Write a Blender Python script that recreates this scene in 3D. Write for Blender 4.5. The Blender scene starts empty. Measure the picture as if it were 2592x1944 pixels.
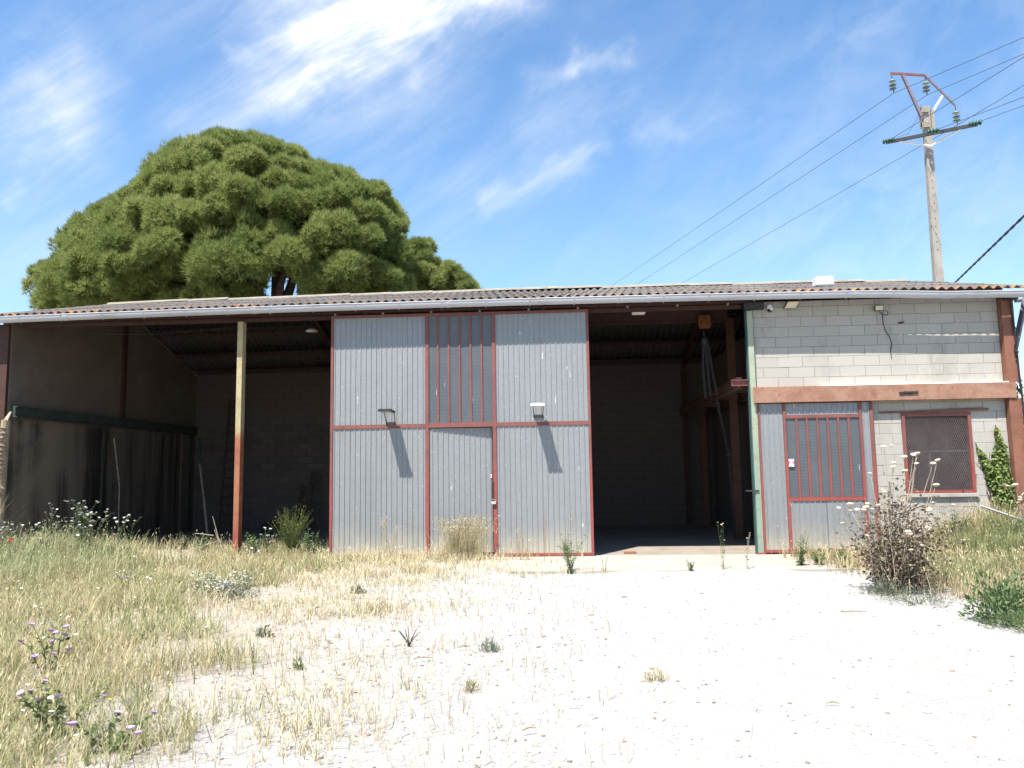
import bpy, bmesh, math, random
import numpy as np
from mathutils import Vector, Matrix
random.seed(7); RNG = np.random.default_rng(11)
C = bpy.context.scene.collection
rad = math.radians

# ------------------------------------------------------------------ camera, sky, sun, exposure
def setup():
    sc = bpy.context.scene
    yaw, pit, rol = rad(3.4772), rad(6.3), rad(-0.869)
    f = Vector((-math.sin(yaw)*math.cos(pit), math.cos(yaw)*math.cos(pit), math.sin(pit)))
    r = Vector((math.cos(yaw), math.sin(yaw), 0)); u = r.cross(f)
    r2 = math.cos(rol)*r + math.sin(rol)*u; u2 = -math.sin(rol)*r + math.cos(rol)*u
    m = Matrix((r2, u2, -f)).transposed().to_4x4(); m.translation = (0, -16, 1.70)
    cam = bpy.data.cameras.new('camera'); cam.sensor_width = 36; cam.lens = 36*2000/2592
    cam.clip_start = .05; cam.clip_end = 6000
    co = bpy.data.objects.new('camera', cam); co.matrix_world = m; C.objects.link(co); sc.camera = co
    sun_dir = Vector((.245, .45, -1)).normalized()
    L = bpy.data.lights.new('sun', 'SUN'); L.energy = 5.0; L.angle = rad(.53); L.color = (1, .955, .88)
    lo = bpy.data.objects.new('sun', L); lo.rotation_euler = sun_dir.to_track_quat('-Z', 'Y').to_euler(); C.objects.link(lo)
    w = bpy.data.worlds.new('World'); sc.world = w; w.use_nodes = True
    nt = w.node_tree; N = nt.nodes; K = nt.links
    bg = N['Background']; bg.inputs[1].default_value = .098
    sky = N.new('ShaderNodeTexSky'); sky.sky_type = 'NISHITA'; sky.sun_disc = False
    sky.sun_elevation = rad(62.87); sky.sun_rotation = rad(208.57); sky.air_density = 1.25; sky.dust_density = .5; sky.ozone_density = 4
    def V(op, a, b=None, s=None):
        n = N.new('ShaderNodeVectorMath'); n.operation = op
        for i, q in enumerate((a, b)):
            if q is None: continue
            if hasattr(q, 'is_output'): K.new(q, n.inputs[i])
            else: n.inputs[i].default_value = q
        if s is not None:
            if hasattr(s, 'is_output'): K.new(s, n.inputs['Scale'])
            else: n.inputs['Scale'].default_value = s
        return n.outputs['Value'] if op in ('DOT_PRODUCT', 'LENGTH') else n.outputs[0]
    def M(op, a, b=0., c=0., cl=False):
        n = N.new('ShaderNodeMath'); n.operation = op; n.use_clamp = cl
        for i, q in enumerate((a, b, c)):
            if hasattr(q, 'is_output'): K.new(q, n.inputs[i])
            else: n.inputs[i].default_value = q
        return n.outputs[0]
    def noise(vec, sc_, det, rough, dist=0.):
        n = N.new('ShaderNodeTexNoise'); K.new(vec, n.inputs['Vector']); n.inputs['Scale'].default_value = sc_
        n.inputs['Detail'].default_value = det; n.inputs['Roughness'].default_value = rough; n.inputs['Distortion'].default_value = dist
        return n
    D = N.new('ShaderNodeNewGeometry').outputs['Incoming']
    D = V('SCALE', D, s=-1.)
    sp = N.new('ShaderNodeSeparateXYZ'); K.new(D, sp.inputs[0])
    az = M('ARCTAN2', sp.outputs[0], sp.outputs[1]); el = M('ARCSINE', sp.outputs[2])
    cb = N.new('ShaderNodeCombineXYZ'); K.new(az, cb.inputs[0]); K.new(el, cb.inputs[1])
    wn = noise(D, 5., 5, .6)
    wrp = V('SCALE', V('SUBTRACT', wn.outputs['Color'], (.5, .5, .5)), s=.10)
    wn2 = noise(D, 26., 4, .6)
    wrp2 = V('SCALE', V('SUBTRACT', wn2.outputs['Color'], (.5, .5, .5)), s=.035)
    p = V('MULTIPLY', V('ADD', V('ADD', cb.outputs[0], wrp), wrp2), (1, 1, 0))
    STROKES = [(-0.056, 0.5904, -0.2051, 0.5499, 0.0345, 1.5), (-0.2051, 0.5499, -0.2887, 0.5055, 0.0417, 1.5), (-0.2887, 0.5055, -0.3514, 0.4551, 0.025, 0.9), (-0.3514, 0.4551, -0.4537, 0.4028, 0.0306, 0.5), (-0.3362, 0.5576, -0.2294, 0.5485, 0.0445, 1.0), (-0.199, 0.4966, -0.1929, 0.4768, 0.0122, 0.35), (-0.4024, 0.4882, -0.3689, 0.4828, 0.0089, 0.4), (-0.5801, 0.4483, -0.6006, 0.3931, 0.0267, 0.55), (-0.6006, 0.3931, -0.629, 0.3357, 0.0306, 0.6), (-0.5503, 0.4215, -0.586, 0.3769, 0.0223, 0.3), (-0.5037, 0.4956, -0.4255, 0.5272, 0.0334, 0.2), (-0.0277, 0.4678, 0.0402, 0.4855, 0.0145, 0.5), (0.0402, 0.4855, 0.1075, 0.4984, 0.0122, 0.55), (-0.0288, 0.4155, 0.1174, 0.447, 0.025, 0.28), (-0.121, 0.3457, 0.0002, 0.3551, 0.0334, 0.16), (-0.085, 0.329, 0.0795, 0.392, 0.01072, 0.396), (0.1155, 0.4001, 0.1627, 0.4029, 0.0089, 0.21), (0.3711, 0.4708, 0.412, 0.4747, 0.01, 0.25), (-0.2992, 0.414, -0.1199, 0.4634, 0.0334, 0.14), (-0.6396, 0.2885, -0.6315, 0.2994, 0.0078, 0.4), (0.1808, 0.4178, 0.3471, 0.4248, 0.039, 0.12), (0.1755, 0.3005, 0.531, 0.2774, 0.0612, 0.14), (-0.6472, 0.2704, -0.5599, 0.3128, 0.0501, 0.22), (-0.6452, 0.232, -0.5943, 0.2583, 0.0334, 0.2), (-0.1218, 0.267, 0.5263, 0.2154, 0.0334, 0.12)]
    tot = None
    for ax, ay, bx, by, wd, amp in STROKES:
        ab = (bx-ax, by-ay, 0); l2 = ab[0]**2+ab[1]**2
        pa = V('SUBTRACT', p, (ax, ay, 0))
        t = M('DIVIDE', V('DOT_PRODUCT', pa, ab), l2, cl=True)
        dd = V('LENGTH', V('SUBTRACT', pa, V('SCALE', ab, s=t)))
        e = M('MULTIPLY', M('EXPONENT', M('MULTIPLY', M('POWER', M('DIVIDE', dd, wd*1.2), 2.), -1.)), amp)
        tot = e if tot is None else M('ADD', tot, e)
    # drifting filaments: noise stretched along the direction the cirrus is combed in
    ux, uy, uz = Vector((.80, .12, .58)).normalized(), None, None
    uy = ux.cross(Vector((0, 1, 0))).normalized(); uz = ux.cross(uy)
    cb2 = N.new('ShaderNodeCombineXYZ')
    DW = V('ADD', D, V('SCALE', wrp, s=.35))
    K.new(M('MULTIPLY', V('DOT_PRODUCT', DW, tuple(ux)), 1.5), cb2.inputs[0])
    K.new(M('MULTIPLY', V('DOT_PRODUCT', DW, tuple(uy)), 13.), cb2.inputs[1]); K.new(M('MULTIPLY', V('DOT_PRODUCT', DW, tuple(uz)), 13.), cb2.inputs[2])
    fil = noise(cb2.outputs[0], 1.5, 8, .62, .4).outputs['Fac']
    big = noise(D, 2.1, 3, .5).outputs['Fac']
    fil2 = M('MULTIPLY', M('SUBTRACT', fil, .30), 2.1, cl=True)
    gen = M('MULTIPLY', M('MULTIPLY', M('SUBTRACT', fil, .42), 2.2, cl=True), M('MULTIPLY', M('SUBTRACT', big, .40), 3.0, cl=True))
    cl = M('ADD', M('MULTIPLY', tot, M('ADD', M('MULTIPLY', fil2, .78), .12)), M('MULTIPLY', gen, .30))
    cl = M('MINIMUM', cl, .97)
    cl = M('MAXIMUM', cl, 0.)
    mx = N.new('ShaderNodeMix'); mx.data_type = 'RGBA'; K.new(cl, mx.inputs['Factor'])
    hs = N.new('ShaderNodeHueSaturation'); hs.inputs['Saturation'].default_value = 1.13; K.new(sky.outputs[0], hs.inputs['Color'])
    K.new(hs.outputs[0], mx.inputs['A']); mx.inputs['B'].default_value = (4.9, 5.1, 5.35, 1)
    K.new(mx.outputs['Result'], bg.inputs[0])
    vs = sc.view_settings; vs.view_transform = 'Standard'; vs.look = 'None'; vs.gamma = 1; vs.exposure = 1.22; vs.use_curve_mapping = False
    sc.render.engine = 'CYCLES'; sc.cycles.max_bounces = 6; sc.cycles.diffuse_bounces = 4; sc.cycles.transparent_max_bounces = 8
setup()

# ------------------------------------------------------------------ helpers
WP = {}
def empty(name, loc, label, cat, group=None, kind=None):
    o = bpy.data.objects.new(name, None); o.empty_display_size = .2; o.location = loc; C.objects.link(o)
    WP[o] = Vector(loc); return tag(o, label, cat, group)
def tag(o, label=None, cat=None, group=None, kind=None):
    if label: o['label'] = label
    if cat: o['category'] = cat
    if group: o['group'] = group
    if kind: o['kind'] = kind
    return o
def wp(o): return WP[o] if o in WP else Vector((0, 0, 0))
class MB:
    def __init__(s): s.v = []; s.f = []
    def add(s, vs, fs):
        n = len(s.v); s.v += [tuple(q) for q in vs]; s.f += [tuple(n+i for i in f) for f in fs]
    def box(s, a, b, rotz=0, about=None):
        (x0, y0, z0), (x1, y1, z1) = a, b
        vs = [(x, y, z) for z in (z0, z1) for x, y in ((x0, y0), (x1, y0), (x1, y1), (x0, y1))]
        if rotz:
            cx, cy = about if about else ((x0+x1)/2, (y0+y1)/2); c, q = math.cos(rotz), math.sin(rotz)
            vs = [(cx+(x-cx)*c-(y-cy)*q, cy+(x-cx)*q+(y-cy)*c, z) for x, y, z in vs]
        s.add(vs, [(3, 2, 1, 0), (4, 5, 6, 7), (0, 1, 5, 4), (1, 2, 6, 5), (2, 3, 7, 6), (3, 0, 4, 7)]); return s
    def bbox(s, a, b, e=.008):      # box with chamfered edges
        (x0, y0, z0), (x1, y1, z1) = a, b; bm = bmesh.new()
        bmesh.ops.create_cube(bm, size=1)
        for v in bm.verts: v.co = Vector(((x0+x1)/2+v.co.x*(x1-x0), (y0+y1)/2+v.co.y*(y1-y0), (z0+z1)/2+v.co.z*(z1-z0)))
        bmesh.ops.bevel(bm, geom=bm.edges[:], offset=e, segments=1, affect='EDGES')
        bm.verts.index_update(); s.add([v.co for v in bm.verts], [[v.index for v in f.verts] for f in bm.faces]); bm.free(); return s
    def beam(s, p, q, w, h, up=(0, 0, 1)):       # rectangular bar from p to q, w across, h along up
        p, q = Vector(p), Vector(q); d = (q-p).normalized(); x = d.cross(Vector(up))
        x = x.normalized() if x.length > 1e-5 else Vector((1, 0, 0)); z = x.cross(d)
        vs = [c+x*(i*w/2)+z*(j*h/2) for c in (p, q) for i, j in ((-1, -1), (1, -1), (1, 1), (-1, 1))]
        s.add(vs, [(0, 1, 2, 3), (7, 6, 5, 4), (1, 0, 4, 5), (2, 1, 5, 6), (3, 2, 6, 7), (0, 3, 7, 4)]); return s
    def ibeam(s, p, q, w, h, t=.012, up=(0, 0, 1)):
        p, q, u = Vector(p), Vector(q), Vector(up); o = u*(h/2-t/2)
        s.beam(p+o, q+o, w, t, up); s.beam(p-o, q-o, w, t, up); s.beam(p, q, t, h-2*t-.001, up); return s
    def tube(s, pts, r, n=6, cap=True):
        pts = [Vector(p) for p in pts]; m = len(pts); rr = r if isinstance(r, (list, tuple)) else [r]*m
        base = len(s.v); prev = None
        for i, p in enumerate(pts):
            d = (pts[min(i+1, m-1)]-pts[max(i-1, 0)]).normalized()
            if prev is None:
                a = d.cross(Vector((0, 0, 1)));  a = a if a.length > 1e-4 else Vector((1, 0, 0))
            else: a = prev-d*prev.dot(d)
            a.normalize(); prev = a; b = d.cross(a)
            for k in range(n):
                t = 2*math.pi*k/n; s.v.append(tuple(p+(a*math.cos(t)+b*math.sin(t))*rr[i]))
        for i in range(m-1):
            for k in range(n):
                k2 = (k+1) % n; s.f.append((base+i*n+k, base+i*n+k2, base+(i+1)*n+k2, base+(i+1)*n+k))
        if cap: s.f.append(tuple(base+k for k in range(n-1, -1, -1))); s.f.append(tuple(base+(m-1)*n+k for k in range(n)))
        return s
    def lathe(s, c, prof, n=12, axis='Z'):
        base = len(s.v)
        for r, z in prof:
            for k in range(n):
                t = 2*math.pi*k/n; x, y = r*math.cos(t), r*math.sin(t)
                q = (x, y, z) if axis == 'Z' else ((x, z, y) if axis == 'Y' else (z, x, y)); s.v.append((c[0]+q[0], c[1]+q[1], c[2]+q[2]))
        for i in range(len(prof)-1):
            for k in range(n):
                k2 = (k+1) % n; s.f.append((base+i*n+k, base+i*n+k2, base+(i+1)*n+k2, base+(i+1)*n+k))
        s.f.append(tuple(base+k for k in range(n))); s.f.append(tuple(base+(len(prof)-1)*n+k for k in range(n))); return s
    def build(s, name, m, parent=None, smooth=False, loc=None, recalc=True):
        o0 = wp(parent) if parent else Vector((0, 0, 0))
        base = o0 if loc is None else Vector(loc)
        me = bpy.data.meshes.new(name); me.from_pydata([tuple(Vector(v)-base) for v in s.v], [], s.f)
        if recalc:
            bm = bmesh.new(); bm.from_mesh(me); bmesh.ops.recalc_face_normals(bm, faces=bm.faces[:]); bm.to_mesh(me); bm.free()
        if smooth:
            for p in me.polygons: p.use_smooth = True
        me.materials.append(m); return link(name, me, parent, base)
def link(name, me, parent, base):
    o = bpy.data.objects.new(name, me); C.objects.link(o); o.location = Vector(base)-(wp(parent) if parent else Vector((0, 0, 0)))
    if parent: o.parent = parent
    WP[o] = Vector(base); return o
def fast_mesh(name, V, F, m, tone=None, tone_name='tone'):
    """V (n,3), F (k,3 or 4) arrays"""
    me = bpy.data.meshes.new(name); V = np.asarray(V, np.float32); F = np.asarray(F, np.int32); k = F.shape[1]
    me.vertices.add(len(V)); me.vertices.foreach_set('co', V.ravel())
    me.loops.add(F.size); me.loops.foreach_set('vertex_index', F.ravel())
    me.polygons.add(len(F)); me.polygons.foreach_set('loop_start', np.arange(0, F.size, k, dtype=np.int32))
    me.polygons.foreach_set('loop_total', np.full(len(F), k, np.int32))
    if tone is not None:
        a = me.attributes.new(tone_name, 'FLOAT', 'POINT'); a.data.foreach_set('value', np.asarray(tone, np.float32))
    me.update(calc_edges=True); me.materials.append(m); return me

# ------------------------------------------------------------------ materials
class Mat:
    def __init__(s, name, rough=.8, metal=0., spec=.3):
        s.m = bpy.data.materials.new(name); s.m.use_nodes = True; s.N = s.m.node_tree.nodes; s.K = s.m.node_tree.links
        s.b = s.N['Principled BSDF']; s.b.inputs['Roughness'].default_value = rough; s.b.inputs['Metallic'].default_value = metal
        s.b.inputs['Specular IOR Level'].default_value = spec
        s.pos = s.N.new('ShaderNodeNewGeometry').outputs['Position']
    def set(s, sock, q):
        if hasattr(q, 'is_output'): s.K.new(q, sock)
        else: sock.default_value = q
    def rgb(s, c): return (c[0], c[1], c[2], 1) if len(c) == 3 else c
    def noise(s, scale, det=4, rough=.6, vec=None, stretch=None, dist=0., out='Fac'):
        v = vec if vec is not None else s.pos
        if stretch:
            n = s.N.new('ShaderNodeVectorMath'); n.operation = 'MULTIPLY'; s.K.new(v, n.inputs[0]); n.inputs[1].default_value = stretch; v = n.outputs[0]
        n = s.N.new('ShaderNodeTexNoise'); s.K.new(v, n.inputs['Vector']); n.inputs['Scale'].default_value = scale
        n.inputs['Detail'].default_value = det; n.inputs['Roughness'].default_value = rough; n.inputs['Distortion'].default_value = dist
        return n.outputs[out]
    def vor(s, scale, stretch=None, feat='F1', rnd=1.):
        v = s.pos
        if stretch:
            n = s.N.new('ShaderNodeVectorMath'); n.operation = 'MULTIPLY'; s.K.new(v, n.inputs[0]); n.inputs[1].default_value = stretch; v = n.outputs[0]
        n = s.N.new('ShaderNodeTexVoronoi'); n.feature = feat; s.K.new(v, n.inputs['Vector']); n.inputs['Scale'].default_value = scale; n.inputs['Randomness'].default_value = rnd
        return n.outputs['Distance']
    def map(s, x, a, b, c=0., d=1., smooth=True):
        n = s.N.new('ShaderNodeMapRange'); n.interpolation_type = 'SMOOTHSTEP' if smooth else 'LINEAR'; s.K.new(x, n.inputs['Value'])
        n.inputs['From Min'].default_value = a; n.inputs['From Max'].default_value = b; n.inputs['To Min'].default_value = c; n.inputs['To Max'].default_value = d
        return n.outputs[0]
    def math(s, op, a, b=0., cl=False):
        n = s.N.new('ShaderNodeMath'); n.operation = op; n.use_clamp = cl; s.set(n.inputs[0], a); s.set(n.inputs[1], b); return n.outputs[0]
    def mix(s, f, a, b, mode='MIX'):
        n = s.N.new('ShaderNodeMix'); n.data_type = 'RGBA'; n.blend_type = mode; s.set(n.inputs['Factor'], f)
        s.set(n.inputs['A'], a if hasattr(a, 'is_output') else s.rgb(a)); s.set(n.inputs['B'], b if hasattr(b, 'is_output') else s.rgb(b)); return n.outputs['Result']
    def ramp(s, f, cols):
        n = s.N.new('ShaderNodeValToRGB'); s.K.new(f, n.inputs[0]); e = n.color_ramp.elements
        while len(e) < len(cols): e.new(.5)
        for i, (p, c) in enumerate(cols): e[i].position = p; e[i].color = s.rgb(c)
        return n.outputs[0]
    def xyz(s):
        n = s.N.new('ShaderNodeSeparateXYZ'); s.K.new(s.pos, n.inputs[0]); return n.outputs
    def rnd(s): return s.N.new('ShaderNodeObjectInfo').outputs['Random']
    def attr(s, name):
        n = s.N.new('ShaderNodeAttribute'); n.attribute_name = name; return n.outputs['Fac']
    def col(s, c): s.set(s.b.inputs['Base Color'], c if hasattr(c, 'is_output') else s.rgb(c)); return s
    def bump(s, h, st=.3, d=.01):
        n = s.N.new('ShaderNodeBump'); s.K.new(h, n.inputs['Height']); n.inputs['Strength'].default_value = st; n.inputs['Distance'].default_value = d
        s.K.new(n.outputs[0], s.b.inputs['Normal']); return s
def plain(name, c, rough=.7, metal=0., var=.25, scale=8, spec=.3, c2=None, bump=.15):
    a = Mat(name, rough, metal, spec); n = a.noise(scale, 5, .65)
    c2 = c2 or tuple(q*(1-var) for q in c); a.col(a.mix(a.map(n, .3, .7), c, c2))
    if bump: a.bump(a.noise(scale*8, 4, .7), bump, .004)
    return a.m
def build_mats():
    G = {}
    # ground: chalky limestone gravel, sandier and littered towards the weeds on the left
    a = Mat('limestone_gravel', .95, 0, .1); x = a.xyz()
    left = a.math('ADD', a.map(x[0], 1.5, -5.5), a.math('MULTIPLY', a.math('SUBTRACT', a.noise(.55, 5, .65), .5), 1.5), True)
    c = a.ramp(a.noise(3, 8, .75), [(.3, (.28, .272, .262)), (.7, (.375, .37, .365))])
    sand = a.ramp(a.noise(2.2, 8, .75), [(.28, (.22, .175, .135)), (.5, (.32, .285, .24)), (.75, (.375, .355, .33))])
    c = a.mix(a.map(left, .25, .95), c, sand)
    peb = a.vor(26); chips = a.map(a.noise(11, 6, .8), .60, .70)
    c = a.mix(a.math('MULTIPLY', a.map(a.vor(60), .42, .62), .3), c, (.30, .25, .21))
    c = a.mix(a.math('MULTIPLY', chips, a.math('ADD', .10, a.math('MULTIPLY', left, .30))), c, (.27, .20, .15))
    a.col(c); a.bump(a.math('ADD', a.math('MULTIPLY', peb, .7), a.noise(45, 6, .8)), .5, .02); G['ground'] = a.m
    a = Mat('apron_concrete', .92, 0, .15)
    c = a.ramp(a.noise(1.6, 8, .7), [(.3, (.27, .245, .21)), (.7, (.36, .335, .295))]); c = a.mix(a.map(a.noise(30, 4, .8), .62, .75), c, (.28, .23, .18)); a.col(c); a.bump(a.noise(60, 5, .8), .3, .006); G['apron'] = a.m
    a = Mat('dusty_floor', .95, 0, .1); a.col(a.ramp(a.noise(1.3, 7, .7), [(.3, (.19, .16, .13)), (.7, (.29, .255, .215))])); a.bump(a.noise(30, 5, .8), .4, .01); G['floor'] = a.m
    # concrete blocks, each with its own tone
    def blk(nm, lo, hi, dust):
        a = Mat(nm, .95, 0, .1); r = a.rnd(); x = a.xyz()
        t = a.math('ADD', a.math('MULTIPLY', r, .6), a.math('MULTIPLY', a.noise(2.5, 5, .7), .55), True)
        c = a.mix(t, lo, hi); c = a.mix(a.map(a.noise(70, 3, .8), .56, .72), c, tuple(q*.72 for q in lo))
        if dust: c = a.mix(a.math('MULTIPLY', a.map(a.math('ADD', x[2], a.noise(3, 3, .6)), 1.55, .4), .7), c, (.47, .40, .30))
        
        if dust: c = a.mix(a.math('MULTIPLY', a.map(a.noise(1.1, 5, .7, stretch=(1, 1, .45)), .5, .68), .38), c, (.20, .175, .15))
        a.col(c); a.bump(a.noise(110, 4, .85), .45, .006); return a.m
    G['block'] = blk('concrete_block', (.345, .322, .286), (.395, .372, .332), True)
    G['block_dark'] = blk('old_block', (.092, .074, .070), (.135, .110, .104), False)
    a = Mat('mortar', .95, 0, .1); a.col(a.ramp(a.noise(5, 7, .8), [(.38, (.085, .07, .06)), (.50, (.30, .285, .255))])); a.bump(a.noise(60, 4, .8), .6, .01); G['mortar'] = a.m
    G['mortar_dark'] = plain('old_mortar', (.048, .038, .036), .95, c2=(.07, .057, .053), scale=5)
    G['mortar_white'] = plain('fresh_mortar', (.80, .79, .76), .9, c2=(.70, .68, .64), scale=9)
    a = Mat('stained_render', .95, 0, .1); x = a.xyz()
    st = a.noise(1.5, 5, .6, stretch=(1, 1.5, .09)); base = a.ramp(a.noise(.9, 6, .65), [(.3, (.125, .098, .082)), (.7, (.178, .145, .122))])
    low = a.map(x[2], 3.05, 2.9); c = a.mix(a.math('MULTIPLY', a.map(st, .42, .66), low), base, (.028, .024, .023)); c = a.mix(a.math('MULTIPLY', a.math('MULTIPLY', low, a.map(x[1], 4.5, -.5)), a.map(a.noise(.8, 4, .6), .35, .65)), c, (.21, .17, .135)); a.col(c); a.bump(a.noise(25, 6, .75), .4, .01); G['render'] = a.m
    # fibre-cement sheets with lichen
    a = Mat('fibre_cement', .95, 0, .1); x = a.xyz(); r = a.rnd()
    c = a.ramp(a.noise(3.2, 7, .75), [(.3, (.072, .063, .059)), (.55, (.110, .099, .093)), (.8, (.175, .162, .15))])
    c = a.mix(a.math('MULTIPLY', r, .25), c, (.22, .205, .19))
    edge = a.map(x[1], .10, -.30); li = a.math('MULTIPLY', a.map(a.noise(4.5, 5, .75), .5, .62), a.math('ADD', a.math('MULTIPLY', edge, .85), .06))
    c = a.mix(li, c, (.42, .19, .055)); c = a.mix(a.map(a.noise(17, 3, .7), .68, .74), c, (.42, .41, .37)); a.col(c); a.bump(a.noise(60, 5, .8), .35, .005); G['fibre'] = a.m
    G['fibre_under'] = plain('shaded_fibre_cement', (.085, .070, .066), .95, c2=(.06, .05, .047), scale=4)  # underside copy of the sheet, darkened to carry the shade beneath the roof
    a = Mat('ridge_cement', .95, 0, .1); c = a.ramp(a.noise(3, 6, .7), [(.3, (.20, .178, .14)), (.7, (.28, .26, .215))]); c = a.mix(a.map(a.noise(2.2, 4, .7), .60, .68), c, (.50, .29, .11)); a.col(c); a.bump(a.noise(40, 4, .8), .4, .006); G['ridge'] = a.m
    a = Mat('gutter_pvc', .5, 0, .35); a.col(a.mix(a.map(a.noise(1.2, 6, .7, stretch=(1, 3, 3)), .45, .75), (.44, .44, .46), (.34, .33, .325))); G['gutter'] = a.m
    # galvanised sheet: spangle, dust towards the foot, pale drips
    def galv(nm, c1, c2, drips):
        a = Mat(nm, .5, .25, .4); x = a.xyz(); sp = a.N.new('ShaderNodeTexVoronoi'); a.K.new(a.pos, sp.inputs['Vector']); sp.inputs['Scale'].default_value = 55
        se = a.N.new('ShaderNodeSeparateColor'); a.K.new(sp.outputs['Color'], se.inputs[0])
        c = a.mix(a.math('ADD', a.math('MULTIPLY', se.outputs[0], .6), a.math('MULTIPLY', a.noise(2, 5, .7), .4)), c1, c2)
        c = a.mix(a.math('MULTIPLY', a.map(a.noise(1.1, 4, .6, stretch=(2.2, 1, .3)), .52, .7), .35), c, (.20, .205, .21))
        c = a.mix(a.math('MULTIPLY', a.map(a.math('ADD', x[2], a.math('MULTIPLY', a.noise(2, 4, .6), .6)), 1.05, .2), .82), c, (.45, .40, .30))
        st_ = a.math('MULTIPLY', a.map(a.noise(6, 4, .7, stretch=(2.2, 1, .10)), .54, .70), a.math('ADD', a.math('MULTIPLY', a.map(x[2], 1.7, 2.6), a.map(x[2], 2.66, 2.62)), a.map(x[2], 1.6, .2))); c = a.mix(a.math('MULTIPLY', st_, .5), c, (.20, .125, .075))
        if drips:
            d = a.math('MULTIPLY', a.map(a.vor(3.6, (1.6, 1, .24)), .085, .05), a.map(a.noise(22, 2, .6, stretch=(2.5, 1, .25)), .46, .56)); c = a.mix(d, c, (.82, .82, .78))
            c = a.mix(a.map(a.vor(9, (1, 1, .7)), .07, .04), c, (.72, .72, .70))
        a.col(c); a.bump(a.math('ADD', a.math('MULTIPLY', a.noise(2.2, 3, .5, stretch=(1, 1, .6)), 4.), a.noise(9, 3, .6, stretch=(1, 1, .4))), .22, .012); return a.m
    G['galv'] = galv('galvanised_sheet', (.205, .213, .220), (.268, .276, .281), True)
    # oxide paints
    def paint(nm, a1, a2, bright=None, z0=0, z1=0, rust=.45, rc=(.15, .055, .032)):
        a = Mat(nm, .7, 0, .3); c = a.mix(a.map(a.noise(3, 6, .75), .35, .65), a1, a2)
        if bright: c = a.mix(a.math('MULTIPLY', a.map(a.math('ADD', a.xyz()[2], a.math('MULTIPLY', a.noise(4, 3, .6), .35)), z1, z0), .55), c, bright)
        c = a.mix(a.math('MULTIPLY', a.map(a.noise(9, 7, .8), .55, .66), rust), c, rc); c = a.mix(a.math('MULTIPLY', a.map(a.noise(2.2, 6, .75, stretch=(1, 1, 2.2)), .54, .66), rust*.7), c, tuple(q*.8 for q in rc)); c = a.mix(a.map(a.noise(26, 3, .7, stretch=(2, 2, .5)), .72, .76), c, (.55, .50, .46)); a.col(c); a.bump(a.noise(50, 5, .8), .25, .004); return a.m
    G['red'] = paint('red_oxide_frame', (.205, .075, .062), (.155, .060, .056), (.30, .058, .046), 1.7, 2.3)
    G['red_dk'] = paint('dark_red_steel', (.055, .024, .02), (.04, .02, .018))
    G['orange'] = paint('primer_beam', (.235, .118, .078), (.305, .175, .12), rust=.8, rc=(.22, .075, .045))
    G['orange_post'] = paint('primer_post', (.225, .10, .062), (.175, .075, .05), rust=.5)
    G['brown_steel'] = paint('brown_steel', (.062, .030, .022), (.048, .025, .02))
    G['platform_steel'] = paint('platform_steel', (.125, .062, .046), (.095, .05, .04))
    G['green_paint'] = paint('pale_green_post', (.26, .31, .23), (.32, .34, .24), (.15, .235, .195), 1.6, 3.2, .3, (.11, .12, .08))
    G['teal_and_shade'] = paint('teal_and_shaded_post', (.035, .085, .085), (.05, .115, .105), rust=.3)  # shade of the post's side put into the colour; the pipe shares the teal
    G['dark_green'] = paint('dark_green_beam', (.028, .045, .042), (.05, .062, .055))
    a = Mat('two_tone_post', .75, 0, .25); x = a.xyz(); zz = a.math('ADD', x[2], a.math('MULTIPLY', a.noise(12, 3, .6), .12))
    c = a.mix(a.map(a.noise(5, 5, .7), .4, .65), (.39, .325, .19), (.30, .25, .145)); o_ = a.mix(a.map(a.noise(4, 6, .7), .35, .65), (.30, .125, .066), (.245, .088, .055))
    o_ = a.mix(a.map(x[2], .9, .4), o_, (.25, .07, .05)); c = a.mix(a.map(zz, 2.78, 2.45), c, o_); c = a.mix(a.math('MULTIPLY', a.map(a.noise(11, 6, .8), .60, .68), .7), c, (.10, .05, .035)); a.col(c); a.bump(a.noise(40, 4, .8), .3, .004); G['post'] = a.m
    # wired glass: dusty, faintly ribbed, partly see-through
    a = Mat('wired_glass', .28, 0, .5); x = a.xyz()
    n = a.N.new('ShaderNodeTexWave'); n.bands_direction = 'Z'; a.K.new(a.pos, n.inputs['Vector']); n.inputs['Scale'].default_value = 11.; n.inputs['Distortion'].default_value = .3
    c = a.mix(a.map(n.outputs['Fac'], .75, .95), (.075, .086, .10), (.15, .16, .17)); c = a.mix(a.map(a.vor(6, (1.5, 1, .16)), .085, .045), c, (.45, .46, .46)); c = a.mix(a.math('MULTIPLY', a.map(a.noise(1.8, 5, .7), .4, .75), .3), c, (.16, .17, .18)); a.col(c)
    a.bump(n.outputs['Fac'], .2, .004); tr = a.N.new('ShaderNodeBsdfTransparent'); ms = a.N.new('ShaderNodeMixShader'); ms.inputs[0].default_value = .78
    a.K.new(tr.outputs[0], ms.inputs[1]); a.K.new(a.b.outputs[0], ms.inputs[2]); a.K.new(ms.outputs[0], a.N['Material Output'].inputs[0]); G['glass'] = a.m
    G['steel_grey'] = plain('weathered_steel', (.32, .33, .34), .5, .5, c2=(.22, .22, .23))
    G['dark_metal'] = plain('dark_metal', (.04, .04, .042), .55, .2)
    G['black_rubber'] = plain('black_rubber', (.022, .02, .024), .6)
    G['white_plastic'] = plain('white_plastic', (.78, .78, .76), .45, c2=(.66, .66, .64), scale=4, bump=.05)
    G['cream_panel'] = plain('led_panel', (.62, .57, .42), .4, c2=(.52, .47, .34), scale=6, bump=.05)
    G['brass'] = plain('padlock_metal', (.62, .57, .50), .45, .3)
    G['orange_hoist'] = plain('hoist_orange', (.19, .065, .012), .6, c2=(.11, .035, .01), scale=12)
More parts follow.
